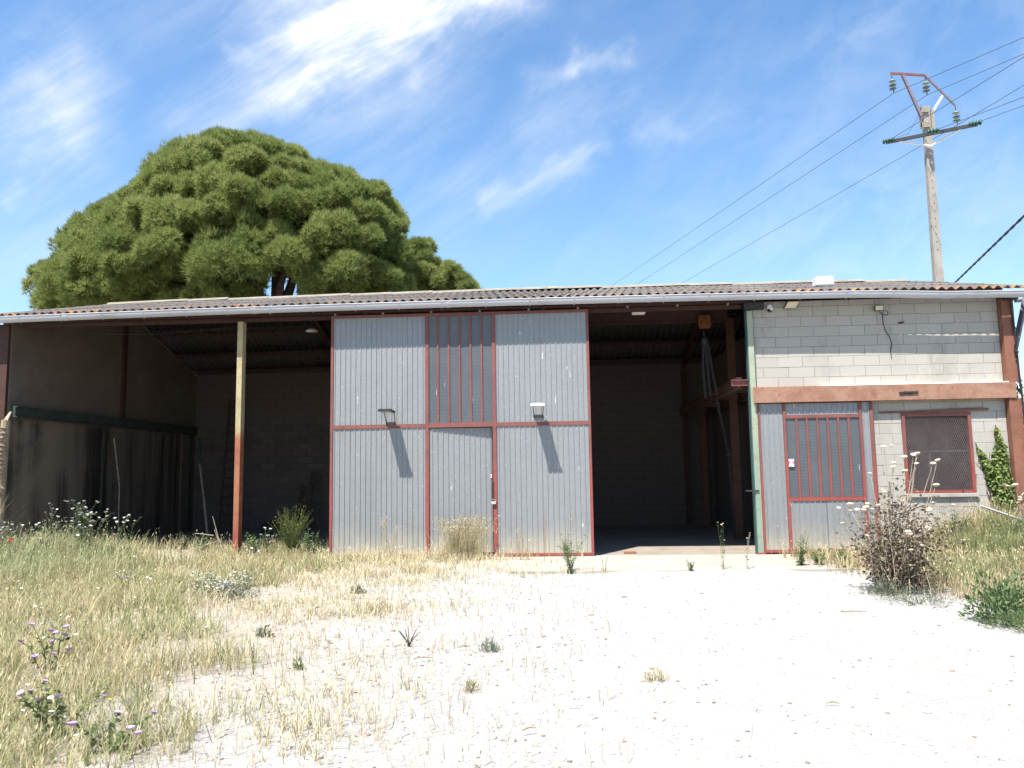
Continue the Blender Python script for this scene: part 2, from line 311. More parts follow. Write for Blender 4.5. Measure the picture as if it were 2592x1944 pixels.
    G['strap'] = plain('webbing_strap', (.036, .033, .036), .9, c2=(.024, .02, .022), scale=20)
    G['sign_white'] = plain('sticker_white', (.80, .82, .82), .5, c2=(.74, .76, .76), bump=0); G['sign_red'] = plain('sticker_red', (.52, .05, .10), .5, bump=0); G['sign_ink'] = plain('sticker_ink', (.10, .11, .12), .6, bump=0)
    a = Mat('aged_wood', .9, 0, .1); a.col(a.ramp(a.noise(6, 7, .75, stretch=(3, 3, .35)), [(.3, (.16, .11, .07)), (.55, (.32, .25, .17)), (.75, (.46, .39, .29))])); a.bump(a.noise(30, 5, .8, stretch=(3, 3, .3)), .6, .008); G['wood'] = a.m
    G['wood_dark'] = plain('dark_wood', (.075, .055, .042), .9, c2=(.045, .034, .028)); G['pale_wood'] = plain('bleached_wood', (.42, .36, .27), .9, c2=(.26, .20, .14), scale=12)
    G['brick'] = plain('fired_brick', (.30, .13, .08), .9, c2=(.22, .10, .065), scale=20)
    a = Mat('pole_concrete', .95, 0, .1); c = a.ramp(a.noise(2.5, 7, .7), [(.3, (.25, .23, .20)), (.7, (.34, .315, .28))]); c = a.mix(a.math('MULTIPLY', a.map(a.noise(3.5, 5, .7, stretch=(1, 1, .3)), .58, .66), .6), c, (.14, .12, .10)); a.col(c); a.bump(a.noise(30, 4, .8), .4, .01); G['pole'] = a.m
    G['mesh_wire'] = plain('rusty_mesh', (.20, .15, .14), .7, .2)
    G['glass_green'] = plain('green_insulator', (.035, .095, .072), .25, spec=.5, bump=0); G['glass_pale'] = plain('pale_insulator', (.30, .36, .26), .3, spec=.5, bump=0, c2=(.12, .17, .11))
    G['purple_steel'] = plain('galvanised_purlin', (.20, .16, .19), .6, .2); G['wire'] = plain('line_wire', (.06, .06, .085), .5, bump=0)
    # leaves: colour per leaf from its own random tone, plus painted lit tops on pine, a little light through the blade
    def leaf(nm, c0, c1, c2, tl=.25):
        a = Mat(nm, .65, 0, .2); c = a.ramp(a.attr('tone'), [(0, c0), (.5, c1), (1, c2)]); a.col(c)
        t = a.N.new('ShaderNodeBsdfTranslucent'); a.K.new(c, t.inputs[0]); ms = a.N.new('ShaderNodeMixShader'); ms.inputs[0].default_value = tl
        a.K.new(a.b.outputs[0], ms.inputs[1]); a.K.new(t.outputs[0], ms.inputs[2]); a.K.new(ms.outputs[0], a.N['Material Output'].inputs[0]); return a.m
    G['pine'] = leaf('pine_needles', (.13, .175, .05), (.23, .275, .082), (.34, .365, .135), .48)
    G['straw'] = leaf('dry_grass', (.33, .265, .14), (.46, .385, .22), (.58, .51, .33), .38)
    G['straw_pale'] = leaf('pale_oats', (.40, .33, .19), (.52, .45, .28), (.62, .57, .40), .3)
    G['green'] = leaf('green_grass', (.15, .185, .07), (.25, .275, .12), (.37, .38, .20), .38)
    G['green_pale'] = leaf('pale_green_grass', (.19, .22, .10), (.30, .33, .17), (.44, .45, .27), .38)
    G['leaf'] = leaf('weed_leaf', (.07, .115, .045), (.115, .175, .07), (.19, .245, .11), .25)
    G['leaf_grey'] = leaf('grey_green_leaf', (.10, .125, .085), (.16, .185, .125), (.23, .25, .18), .25)
    G['broom'] = leaf('broom_stem', (.085, .11, .03), (.13, .16, .05), (.20, .21, .08), .2)
    G['ivy'] = leaf('ivy_leaf', (.075, .12, .03), (.16, .22, .06), (.30, .34, .12), .3)
    G['umbel'] = leaf('dry_umbel', (.50, .40, .27), (.63, .55, .40), (.74, .68, .55), .25); G['brown'] = leaf('brown_bract', (.095, .072, .052), (.155, .122, .088), (.26, .21, .15), .2)
    G['petal'] = leaf('white_petal', (.70, .69, .66), (.78, .78, .76), (.82, .82, .82), .3); G['yellow'] = leaf('yellow_petal', (.55, .36, .03), (.65, .45, .04), (.72, .56, .08), .3); G['mauve'] = leaf('mauve_petal', (.42, .26, .46), (.50, .34, .56), (.60, .46, .66), .3); G['red_petal'] = leaf('red_petal', (.40, .03, .02), (.45, .04, .03), (.5, .06, .04), .3)
    a = Mat('pine_bark', .95, 0, .1); a.col(a.ramp(a.noise(5, 6, .8, stretch=(2, 2, .5)), [(.3, (.06, .042, .034)), (.7, (.17, .125, .10))])); a.bump(a.noise(12, 5, .8), .8, .04); G['bark'] = a.m
    G['stone'] = plain('limestone', (.56, .53, .49), .95, c2=(.40, .34, .28), scale=9); G['chip'] = plain('brown_litter', (.20, .135, .09), .95, c2=(.34, .24, .16), scale=3)
    return G
G = build_mats()

# ------------------------------------------------------------------ ground
def gz(x, y):
    x = np.asarray(x, float); y = np.asarray(y, float)
    s = lambda t, a, b: np.clip((t-a)/(b-a), 0, 1)**2*(3-2*np.clip((t-a)/(b-a), 0, 1))
    h = .10*np.exp(-((y-1.0)/.85)**2)*s(x, -4.9, -6.2)*s(x, -14, -11)
    h = h+.30*np.exp(-((x+10.4)/2.2)**2-((y+1.2)/1.3)**2)
    h = h+.42*np.exp(-((x-8.0)/1.05)**2-((y+.5)/.9)**2)+.22*np.exp(-((x-8.5)/2.0)**2-((y+2.5)/1.6)**2)
    far = s(np.hypot(x, y+6), 14, 40)
    out = 1-s(y, -.5, -.1)*s(x, -5.0, -4.8)
    h = h*np.where((x > -4.9) & (x < 6.2), s(y, .0, -.6), 1)+out*(1-far)*(.016*np.sin(1.3*x+.7*y)+.012*np.sin(2.9*x-1.7*y+1)+.008*np.sin(5.1*x+4.3*y))*s(y, .2, -1.2)
    return h-.02*s(y, -2.9, -2.3)*s(x, -4.9, -4.7)*0
def make_ground():
    fx = np.concatenate([[-3000, -900, -300, -120, -60, -34, -24, -19], np.arange(-16, 14.01, .16), [17, 22, 32, 60, 120, 300, 900, 3000]])
    fy = np.concatenate([[-3000, -900, -300, -120, -60, -34, -25, -20], np.arange(-17.5, 3.2, .16), np.arange(3.5, 10, .8), [12, 16, 22, 32, 60, 120, 300, 900, 3000]])
    X, Y = np.meshgrid(fx, fy); V = np.stack([X, Y, gz(X, Y)], -1).reshape(-1, 3); nx, ny = len(fx), len(fy)
    i = np.arange(nx-1)[None, :]+nx*np.arange(ny-1)[:, None]; F = np.stack([i, i+1, i+nx+1, i+nx], -1).reshape(-1, 4)
    o = link('ground', fast_mesh('ground', V, F, G['ground']), None, (0, 0, 0)); o.data.polygons.foreach_set('use_smooth', [True]*len(F)); tag(o, kind='structure')
    b = MB(); b.bbox((-1.9, -2.45, -.15), (1.3, -.02, .022), .006); b.bbox((1.304, -2.40, -.15), (4.9, -.02, .020), .006)
    tag(b.build('concrete_apron', G['apron']), kind='structure')
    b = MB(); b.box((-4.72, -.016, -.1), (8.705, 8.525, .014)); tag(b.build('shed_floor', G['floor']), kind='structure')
make_ground()

# ------------------------------------------------------------------ the shed
_bow = np.poly1d(np.polyfit([-11.66, -4.36, .85, 3.65, 9.0], np.array([4.992, 5.04, 5.055, 5.055, 4.985])-5.03, 2))
def bow(x): return float(_bow(x))
EY, EZ, RY, RZ, SL = -.38, 5.125, 4.25, 6.31, (6.31-5.125)/(4.25+.38)
SLB = .30
def roof_z(x, y): return (EZ+(y-EY)*SL if y <= RY else RZ-(y-RY)*SLB)+bow(x)
SHED = empty('open_shed', (-1.5, 4, 0), 'long open-fronted concrete block shed with corrugated roof and tall sliding door', 'shed')
PITCH = .177
def corr_mesh(name, length, thick=.007, waves=5, seg=8):
    n = waves*seg+1; xs = np.linspace(0, waves*PITCH+.012, n); zs = .027*(1-np.cos(2*math.pi*xs/PITCH))
    V = []
    for y in (0, length):
        for dz in (0, -thick): V += [(x, y, z+dz) for x, z in zip(xs, zs)]
    F = []
    for i in range(n-1):
        a, b, c, d = i, n+i, 2*n+i, 3*n+i
        F += [(a, a+1, c+1, c), (b+1, b, d, d+1), (b, b+1, a+1, a), (c, c+1, d+1, d)]
    for i in (0, n-1): F.append((i, 2*n+i, 3*n+i, n+i))
    me = bpy.data.meshes.new(name); me.from_pydata(V, [], F); me.materials.append(G['fibre']); me.materials.append(G['fibre_under'])
    for p in me.polygons:
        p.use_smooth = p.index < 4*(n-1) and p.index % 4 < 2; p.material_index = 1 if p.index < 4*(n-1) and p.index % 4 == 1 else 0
    return me
def make_roof():
    front = link('roof_slope', bpy.data.meshes.new('roof_slope'), SHED, (-1.5, EY, EZ)); back = link('roof_slope', bpy.data.meshes.new('roof_slope'), SHED, (-1.5, 8.6, 5))
    # purlins give each slope its own body
    for par, ys in ((front, (-.12, 1.1, 2.5, 4.0)), (back, (4.5, 5.8, 7.2, 8.35))):
        for y in ys:
            b = MB(); z = lambda x: roof_z(x, y)-.012-.045
            xs = [-11.7, -6.6, -1, 3.9, 8.75]
            for i in range(4): b.beam((xs[i], y, z(xs[i])), (xs[i+1]-.004, y, z(xs[i+1])), .06, .088)
            b.build('purlin', G['brown_steel'], par)
    L = 1.68; me = corr_mesh('roof_sheet', L); run = L-.115
    ang = math.atan(SL); angb = math.atan(SLB)
    for par, sl, a, sgn in ((front, SL, ang, 1), (back, SLB, angb, -1)):
        for row in range(3):
            for k in range(24):
                x0 = -12.08+k*5*PITCH; xm = x0+.44; off = row*run*math.cos(a); y0 = EY+off if sgn > 0 else 8.85-off
                z0 = roof_z(xm, y0)+row*.010+.004+.0015*(k % 2)+random.uniform(-.002, .003)
                o = link('roof_sheet', me, par, (x0, y0, z0)); sx = bow(x0+.9)-bow(x0)
                o.rotation_euler = Matrix(((1, 0, 0), (0, math.cos(a), -math.sin(a)), (0, math.sin(a), math.cos(a)))).to_euler()
                if sgn < 0: o.rotation_euler = (a, 0, math.pi); o.location.x += 5*PITCH+.012
                o.rotation_euler.y += (-1 if sgn > 0 else 1)*sx/.9+random.uniform(-.0015, .0015)
    for k in range(19):
        x0 = -12.1+k*1.1; x1 = min(x0+1.13, 8.82); j = random.uniform(-.012, .012); b = MB(); prof = []
        for t in range(9):
            th = math.pi*(t/8); prof.append((RY-.09*math.cos(th), .02+.05*math.sin(th)))
        prof = [(RY-.30, -.045)]+prof+[(RY+.30, -.06)]; vs = []
        for x in (x0, x1):
            for dz in (0, -.012): vs += [(x, y, RZ+.05+j+bow(x)+z+dz+(.012 if x == x1 else 0)) for y, z in prof]
        n = len(prof); fs = []
        for i in range(n-1): fs += [(i, i+1, 2*n+i+1, 2*n+i), (n+i+1, n+i, 3*n+i, 3*n+i+1), (i, n+i, n+i+1, i+1), (2*n+i+1, 3*n+i+1, 3*n+i, 2*n+i)]
        b.add(vs, fs); b.build('ridge_cap', G['ridge'], SHED)
    # gutter
    gl = lambda x: 5.100+bow(x)-.048*min(1, max(0, (x-6.2)/1.2))
    b = MB(); xs = np.concatenate([np.linspace(-12.2, 6.5, 18), np.linspace(6.8, 9.7, 5)]); prof = []
    for t in range(11):
        th = math.pi*t/10; prof.append((-.43-.075*math.cos(th), -.125*math.sin(th)))
    pin = [(y*1+(.004 if y < -.43 else -.004), z+.004) for y, z in prof[::-1]]; allp = prof+pin; n = len(allp); vs = []
    for x in xs: vs += [(x, y, gl(x)+z) for y, z in allp]
    fs = [(i*n+k, i*n+(k+1) % n, (i+1)*n+(k+1) % n, (i+1)*n+k) for i in range(len(xs)-1) for k in range(n)]
    b.add(vs, fs); b.tube([(x, -.505, gl(x)-.004) for x in xs], .011, 6); gut = b.build('gutter', G['gutter'], SHED, True)
    for k in range(25):
        x = -12.08+k*.885+.01
        if x > 9.4: break
        b = MB(); b.box((x-.014, -.512, gl(x)-.03), (x+.014, -.507, gl(x)+.014)); b.box((x-.014, -.512, gl(x)+.006), (x+.014, -.33, gl(x)+.011)); 
        q = MB(); q.box((x-.011, -.45, gl(x)-.142), (x+.011, -.40, gl(x)-.127)); q.build('bracket_tongue', G['steel_grey'], gut)
        b.build('gutter_bracket', G['steel_grey'], gut)
    for k in range(6):
        x = -10.2+k*4.0; b = MB(); pr = [(-.43-.080*math.cos(math.pi*t/8), -.131*math.sin(math.pi*t/8)) for t in range(9)]
        b.add([(xx, y, gl(x)+z) for xx in (x-.05, x+.05) for y, z in pr], [(i, i+1, 9+i+1, 9+i) for i in range(8)]); b.build('gutter_joint', G['gutter'], gut, True)
make_roof()

def make_walls():
    # ---- block pieces
    cache = {}
    def block(par, x, y, z, w, h, d, mat, nm='block'):
        key = (round(w, 2), round(h, 2), mat.name)
        if key not in cache:
            b = MB(); e = .004; X, Z = w/2-.0025, h/2-.0022
            f = [(-X+e, -d, -Z+e), (X-e, -d, -Z+e), (X-e, -d, Z-e), (-X+e, -d, Z-e)]; m_ = [(-X, -d+e, -Z), (X, -d+e, -Z), (X, -d+e, Z), (-X, -d+e, Z)]; k_ = [(-X, 0, -Z), (X, 0, -Z), (X, 0, Z), (-X, 0, Z)]
            b.add(f+m_+k_, [(0, 1, 2, 3)]+[(i, (i+1) % 4, 4+(i+1) % 4, 4+i) for i in range(4)]+[(4+i, 4+(i+1) % 4, 8+(i+1) % 4, 8+i) for i in range(4)])
            me = bpy.data.meshes.new('block'); me.from_pydata(b.v, [], b.f); me.materials.append(mat); cache[key] = me
        o = link(nm, cache[key], par, (x, y, z)); o.rotation_euler = (random.uniform(-.004, .004), random.uniform(-.003, .003), random.uniform(-.004, .004)); return o
    def course(par, x0, x1, zlist, first_joint, y, d, mat, holes=(), bl=.5, jit=.02):
        for k in range(len(zlist)-1):
            z0, z1 = zlist[k], zlist[k+1]; off = first_joint+(bl/2 if k % 2 else 0)+random.uniform(-jit, jit)
            j = [x0]+sorted(v for v in [off+i*bl for i in range(-40, 60)] if x0+.05 < v < x1-.05)+[x1]
            for a, c in zip(j[:-1], j[1:]):
                segs = [(a, c, z0, z1)]
                for hx0, hx1, hz0, hz1 in holes:
                    new = []
                    for (p, q, r, s) in segs:
                        if q <= hx0 or p >= hx1 or s <= hz0+.01 or r >= hz1-.01: new.append((p, q, r, s)); continue
                        if p < hx0-.03: new.append((p, hx0, r, s))
                        if q > hx1+.03: new.append((hx1, q, r, s))
                        if r < hz0-.03: new.append((max(p, hx0), min(q, hx1), r, hz0))
                        if s > hz1+.03: new.append((max(p, hx0), min(q, hx1), hz1, s))
                    segs = new
                for p, q, r, s in segs:
                    if q-p > .04 and s-r > .03: block(par, (p+q)/2, y+random.uniform(-.002, .003), (r+s)/2, q-p, s-r, d, mat)
    # ---- office wall (right): mortar core with blocks standing just proud of it
    b = MB()
    for a, c in (((3.93, .012, 3.26), (8.70, .19, 5.02)), ((6.13, .012, -.1), (6.70, .19, 3.25)), ((8.01, .012, -.1), (8.70, .19, 3.25)), ((6.704, .012, -.1), (8.006, .19, 1.16)), ((6.704, .012, 2.72), (8.006, .19, 3.25))): b.box(a, c)
    ow = b.build('office_wall', G['mortar'], SHED)
    zs = [3.27, 3.475]+[3.475+.2055*i for i in range(1, 8)]; zs[-1] = 4.915; zs.append(5.03)
    course(ow, 3.92, 8.70, zs, 4.345, .012, .014, G['block'])
    zl = [-.1]+[.27+.205*i for i in range(0, 15)]; zl = [z for z in zl if z < 3.2]+[3.25]
    course(ow, 6.13, 8.70, zl, 6.53, .012, .014, G['block'], holes=((6.70, 8.01, 1.16, 2.72),))
    # ---- back wall, blocks of the left bay one by one, the rest as one piece
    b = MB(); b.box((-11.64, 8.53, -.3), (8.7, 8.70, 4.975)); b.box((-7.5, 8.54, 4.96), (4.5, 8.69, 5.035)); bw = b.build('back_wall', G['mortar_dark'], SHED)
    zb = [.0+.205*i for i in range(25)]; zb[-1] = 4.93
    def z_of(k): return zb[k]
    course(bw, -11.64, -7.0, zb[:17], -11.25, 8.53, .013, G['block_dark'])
    b = MB()
    for k in range(24):
        x0_ = -11.64 if k >= 16 else -7.0
        off = -11.25+(.25 if k % 2 else 0); j = [x0_]+[v for v in [off+i*.5 for i in range(60)] if x0_+.04 < v < 8.6]+[8.65]
        for p, q in zip(j[:-1], j[1:]): b.box((p+.005, 8.518+random.uniform(-.002, .002), zb[k]+.005), (q-.005, 8.535, zb[k+1]-.005))
    o = b.build('block_courses', G['block_dark'], bw); tag(o, kind='stuff')
    # ---- gable walls
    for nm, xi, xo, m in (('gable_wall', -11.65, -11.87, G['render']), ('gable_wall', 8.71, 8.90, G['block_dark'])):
        prof = [(-.02, -.3)]+[(y, roof_z(xi, y)-.085) for y in (-.02, RY)]+[(8.70, roof_z(xi, 8.70)-.09), (8.70, -.3)]
        vs = [(x, y, z) for x in (xi, xo) for y, z in prof]; n = len(prof); b = MB()
        b.add(vs, [tuple(range(n)), tuple(range(2*n-1, n-1, -1))]+[(i, (i+1) % n, n+(i+1) % n, n+i) for i in range(n)]); g = b.build(nm, m, SHED)
        if xi < 0:
            b = MB(); b.box((-11.65, .05, 3.0), (-11.55, 8.52, 3.24)); b.box((-11.55, .05, 3.215), (-11.51, 8.52, 3.24)); b.box((-11.55, .05, 3.0), (-11.51, 8.52, 3.025)); b.build('wall_beam', G['dark_green'], g)
            b = MB(); b.box((-11.65, 4.2, 3.25), (-11.57, 4.34, 6.1)); b.build('wall_post', G['brown_steel'], g)
            for y, m2, w in ((3.45, G['dark_green'], .05), (8.15, G['dark_green'], .12), (7.65, G['render'], .25)):
                b = MB(); b.box((-11.65, y, .0), (-11.605, y+w, 2.98)); b.build('wall_strip', m2, g)
            b = MB(); b.box((-11.90, -.10, -.1), (-11.68, -.022, 4.97)); b.build('corner_post', G['brown_steel'], SHED)
    # office partition and inner frame
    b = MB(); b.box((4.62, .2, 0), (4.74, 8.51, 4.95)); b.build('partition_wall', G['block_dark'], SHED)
    # trusses / rafters
    for x in (-6.6, -1.0, 3.80):
        b = MB(); b.ibeam((x, -.05, roof_z(x, -.05)-.20), (x, RY-.03, roof_z(x, RY)-.22), .11, .16); b.ibeam((x, RY+.03, roof_z(x, RY)-.22), (x, 8.50, roof_z(x, 8.50)-.20), .11, .16); b.build('rafter', G['brown_steel'], SHED)
        if x != -6.6:
            b = MB(); b.ibeam((x, 8.40, 0), (x, 8.40, 4.7), .14, .14, up=(0, 1, 0)); b.build('column', G['brown_steel'], SHED)
    # front rail below the eaves, track of the sliding door
    b = MB(); b.box((-11.46, -.10, 5.02-.02), (4.05, -.02, 5.05)); b.box((-4.9, -.21, 4.985), (3.72, -.185, 5.03)); b.build('door_track', G['red_dk'], SHED)
    for k in range(9):
        x = -4.6+k*1.0; b = MB(); b.box((x-.02, -.20, 4.955), (x+.02, -.10, 4.982)); b.build('track_bracket', G['steel_grey'], SHED)
    b = MB(); b.box((-11.46, -.018, 4.90), (3.70, .05, 4.985)); b.build('eaves_beam', G['red_dk'], SHED)
    b = MB(); b.box((3.72, -.16, 4.86), (4.12, -.022, 5.0)); b.build('track_end_stop', G['dark_metal'], SHED)
    # posts
    b = MB(); b.bbox((-6.70, -.09, -.05), (-6.585, .10, 4.90), .006); b.build('front_post', G['post'], SHED, loc=(-6.64, 0, 0))
    b = MB(); b.box((3.79, -.075, 0), (3.90, -.06, 4.84)); b.box((3.79, .09, 0), (3.90, .105, 4.84)); p = b.build('door_post', G['green_paint'], SHED)
    b = MB(); b.box((3.77, -.0585, 0), (3.788, .088, 4.86)); b.build('post_web', G['teal_and_shade'], p)  # side face of the green post, its shade painted in as dark teal
    b = MB(); b.box((3.76, -.10, -.02), (3.93, -.077, .05)); b.build('post_foot', G['red'], p)
    b = MB(); b.box((3.44, -.03, 3.33), (3.765, .06, 3.345)); b.box((3.44, -.03, 3.44), (3.765, .06, 3.455)); b.box((3.44, .01, 3.346), (3.765, .02, 3.439)); b.build('stub_beam', G['red'], SHED)
    b = MB(); b.box((3.60, -.10, 1.235), (3.86, -.08, 1.262)); b.build('latch_bar', G['brown_steel'], SHED)
    # brown lintel beam of the office with its mortar fillet
    b = MB(); b.bbox((3.82, -.175, 2.968), (8.84, -.155, 3.282), .003); b.box((3.84, -.1545, 2.972), (8.82, .008, 2.992)); b.box((3.84, -.1545, 3.258), (8.82, .008, 3.276)); bm_ = b.build('lintel_beam', G['orange'], SHED)
    b = MB(); n = 30
    for i in range(n):
        x0, x1 = 5.17+i*3.55/n, 5.17+(i+1)*3.55/n; h = .028+random.uniform(-.008, .010)+(.03 if i in (26,) else 0); h0 = h if i else .004
        b.add([(x0, -.165, 3.278), (x1, -.165, 3.278), (x1, -.003, 3.278), (x0, -.003, 3.278), (x0, -.15, 3.284+h0*.5), (x1, -.15, 3.284+h*.5), (x1, -.003, 3.284+h), (x0, -.003, 3.284+h0)], [(0, 1, 5, 4), (4, 5, 6, 7), (1, 2, 6, 5), (3, 0, 4, 7)])
    b.build('mortar_fillet', G['mortar_white'], bm_)
    # scrap of torn steel on the beam face
    b = MB(); b.box((6.62, -.186, 3.06), (6.72, -.178, 3.13)); b.box((6.70, -.20, 3.10), (6.98, -.178, 3.135)); b.box((6.75, -.192, 3.075), (6.88, -.178, 3.098)); b.build('rusted_bracket', G['dark_metal'], bm_)
    # right-hand corner column, H section
    b = MB(); b.bbox((8.70, -.15, -.1), (8.93, -.13, 2.964), .003); b.bbox((8.70, -.15, 3.286), (8.93, -.13, 4.93), .003); b.box((8.802, -.1285, -.1), (8.815, .09, 4.93)); b.box((8.702, -.1285, -.1), (8.714, -.004, 4.93)); b.box((8.70, .095, -.1), (8.93, .11, 4.93)); b.build('corner_column', G['orange_post'], SHED)
    b = MB(); b.box((8.72, -.25, 4.90), (8.98, -.02, 4.985)); b.build('bearer_end', G['dark_metal'], SHED)
    b = MB(); b.box((8.97, -.20, 4.85), (9.08, -.12, 4.90)); b.build('eaves_clip', G['steel_grey'], SHED)
    b = MB(); b.beam((9.55, .35, 5.35), (8.96, .0, 3.9), .09, .06); b.build('raking_brace', G['purple_steel'], SHED)
    # barred window in the block wall
    b = MB(); 
    for a, c in (((6.695, -.035, 1.155), (6.755, .06, 2.715)), ((7.955, -.035, 1.155), (8.015, .06, 2.715)), ((6.757, -.035, 2.655), (7.953, .06, 2.715)), ((6.757, -.035, 1.155), (7.953, .06, 1.205))): b.box(a, c)
    wf = b.build('window_frame', G['red'], SHED)
    b = MB(); w0, w1, h0, h1 = 6.757, 7.953, 1.207, 2.653; sp = .042
    def dia(sg):
        for i in range(-40, 60):
            c0 = w0+i*sp; pts = []      # line x = c0 + sg*(z-h0)*.5
            z0, z1 = h0, h1; k = .5*sg
            lo, hi = sorted(((w0-c0)/k+h0, (w1-c0)/k+h0)); z0, z1 = max(z0, lo), min(z1, hi)
            if z1-z0 > .02: b.beam((c0+k*(z0-h0), -.012+.002*sg, z0), (c0+k*(z1-h0), -.012+.002*sg, z1), .0042, .004, (0, 1, 0))
    dia(1); dia(-1); tag(b.build('wire_mesh', G['mesh_wire'], wf), kind='stuff')
    b = MB(); b.box((6.757, .05, 1.207), (7.953, .056, 2.653)); b.build('pane', G['window_glass'], wf)
    b = MB(); b.box((6.757, .058, 1.95), (7.953, .085, 1.98)); b.box((7.20, .058, 1.21), (7.24, .085, 1.948)); b.build('glazing_bar', G['steel_grey'], wf)
    b = MB(); b.box((7.74, -.05, 1.12), (7.765, -.036, 1.20)); b.build('stay', G['dark_metal'], wf)
    b = MB(); b.tube([(6.28, -.028, 2.745), (6.9, -.03, 2.752), (7.6, -.03, 2.768), (8.2, -.028, 2.778), (8.36, -.028, 2.77)], [.018, .02, .028, .030, .02], 7); b.build('lintel_bar', G['orange_post'], SHED)
    b = MB(); b.bbox((6.66, -.055, 1.075), (8.05, -.003, 1.148), .006); b.build('window_sill', G['block'], SHED)
    # room behind the window
    b = MB(); b.box((4.76, 2.4, 0), (7.35, 2.5, 3.3)); b.box((8.05, 2.4, 0), (8.7, 2.5, 3.3)); b.box((7.352, 2.4, 2.25), (8.048, 2.5, 3.3)); b.box((7.352, 2.4, 0), (8.048, 2.5, 1.45)); iw = b.build('inner_wall', G['inner'], SHED)
    b = MB(); b.box((7.30, 2.36, 1.42), (8.10, 2.398, 1.48)); b.box((7.30, 2.36, 2.22), (8.10, 2.398, 2.28)); b.build('hatch_frame', G['steel_grey'], iw)
    b = MB(); b.box((4.76, .2, 3.30), (8.70, 8.51, 3.36)); b.build('office_ceiling', G['inner'], SHED)
G['window_glass'] = None
def more_mats():
    a = Mat('dusty_pane', .15, 0, .5); a.col(a.mix(a.map(a.noise(2.5, 5, .7), .4, .7), (.06, .055, .065), (.15, .14, .155)))
    tr = a.N.new('ShaderNodeBsdfTransparent'); ms = a.N.new('ShaderNodeMixShader'); ms.inputs[0].default_value = .28
    a.K.new(tr.outputs[0], ms.inputs[1]); a.K.new(a.b.outputs[0], ms.inputs[2]); a.K.new(ms.outputs[0], a.N['Material Output'].inputs[0]); G['window_glass'] = a.m
    G['inner'] = plain('inner_plaster', (.36, .33, .33), .9, c2=(.27, .24, .24), scale=3)
more_mats()
make_walls()

# ------------------------------------------------------------------ ribbed sheets, sliding door, office front
def ribbed(par, x0, x1, z0, z1, y, hinge=None, rot=0, pitch=.107, first=None, sheets=2, name='metal_sheet'):
    """ribbed sheets filling x0..x1, z0..z1; ribs stand proud towards -y"""
    W = (x1-x0)/sheets
    for s in range(sheets):
        a, c = x0+s*W+(.0015 if s else 0), x0+(s+1)*W; f = first if first is not None else x0+.04
        xs = [(a, 0)]; k = math.floor((a-f)/pitch)
        while True:
            r = f+k*pitch; k += 1
            if r > c: break
            for dx, d in ((-.014, 0), (-.010, .014), (.008, .014), (.010, 0)):
                if a+.002 < r+dx < c-.002: xs.append((r+dx, d))
        xs.append((c, 0)); V = []; n = len(xs); off = .0025*(s % 2)
        for z in (z0, z1): V += [(x, y-d-off, z) for x, d in xs]
        for z in (z0, z1): V += [(x, y+.012, z) for x, d in (xs[0], xs[-1])]
        F = [(i, i+1, n+i+1, n+i) for i in range(n-1)]+[(2*n, 2*n+2, 2*n+3, 2*n+1)]
        if rot:
            cr, sr = math.cos(rot), math.sin(rot); V = [(hinge[0]+(x-hinge[0])*cr-(q-hinge[1])*sr, hinge[1]+(x-hinge[0])*sr+(q-hinge[1])*cr, z) for x, q, z in V]
        b = MB(); b.add(V, F); b.build(name, G['galv'], par)
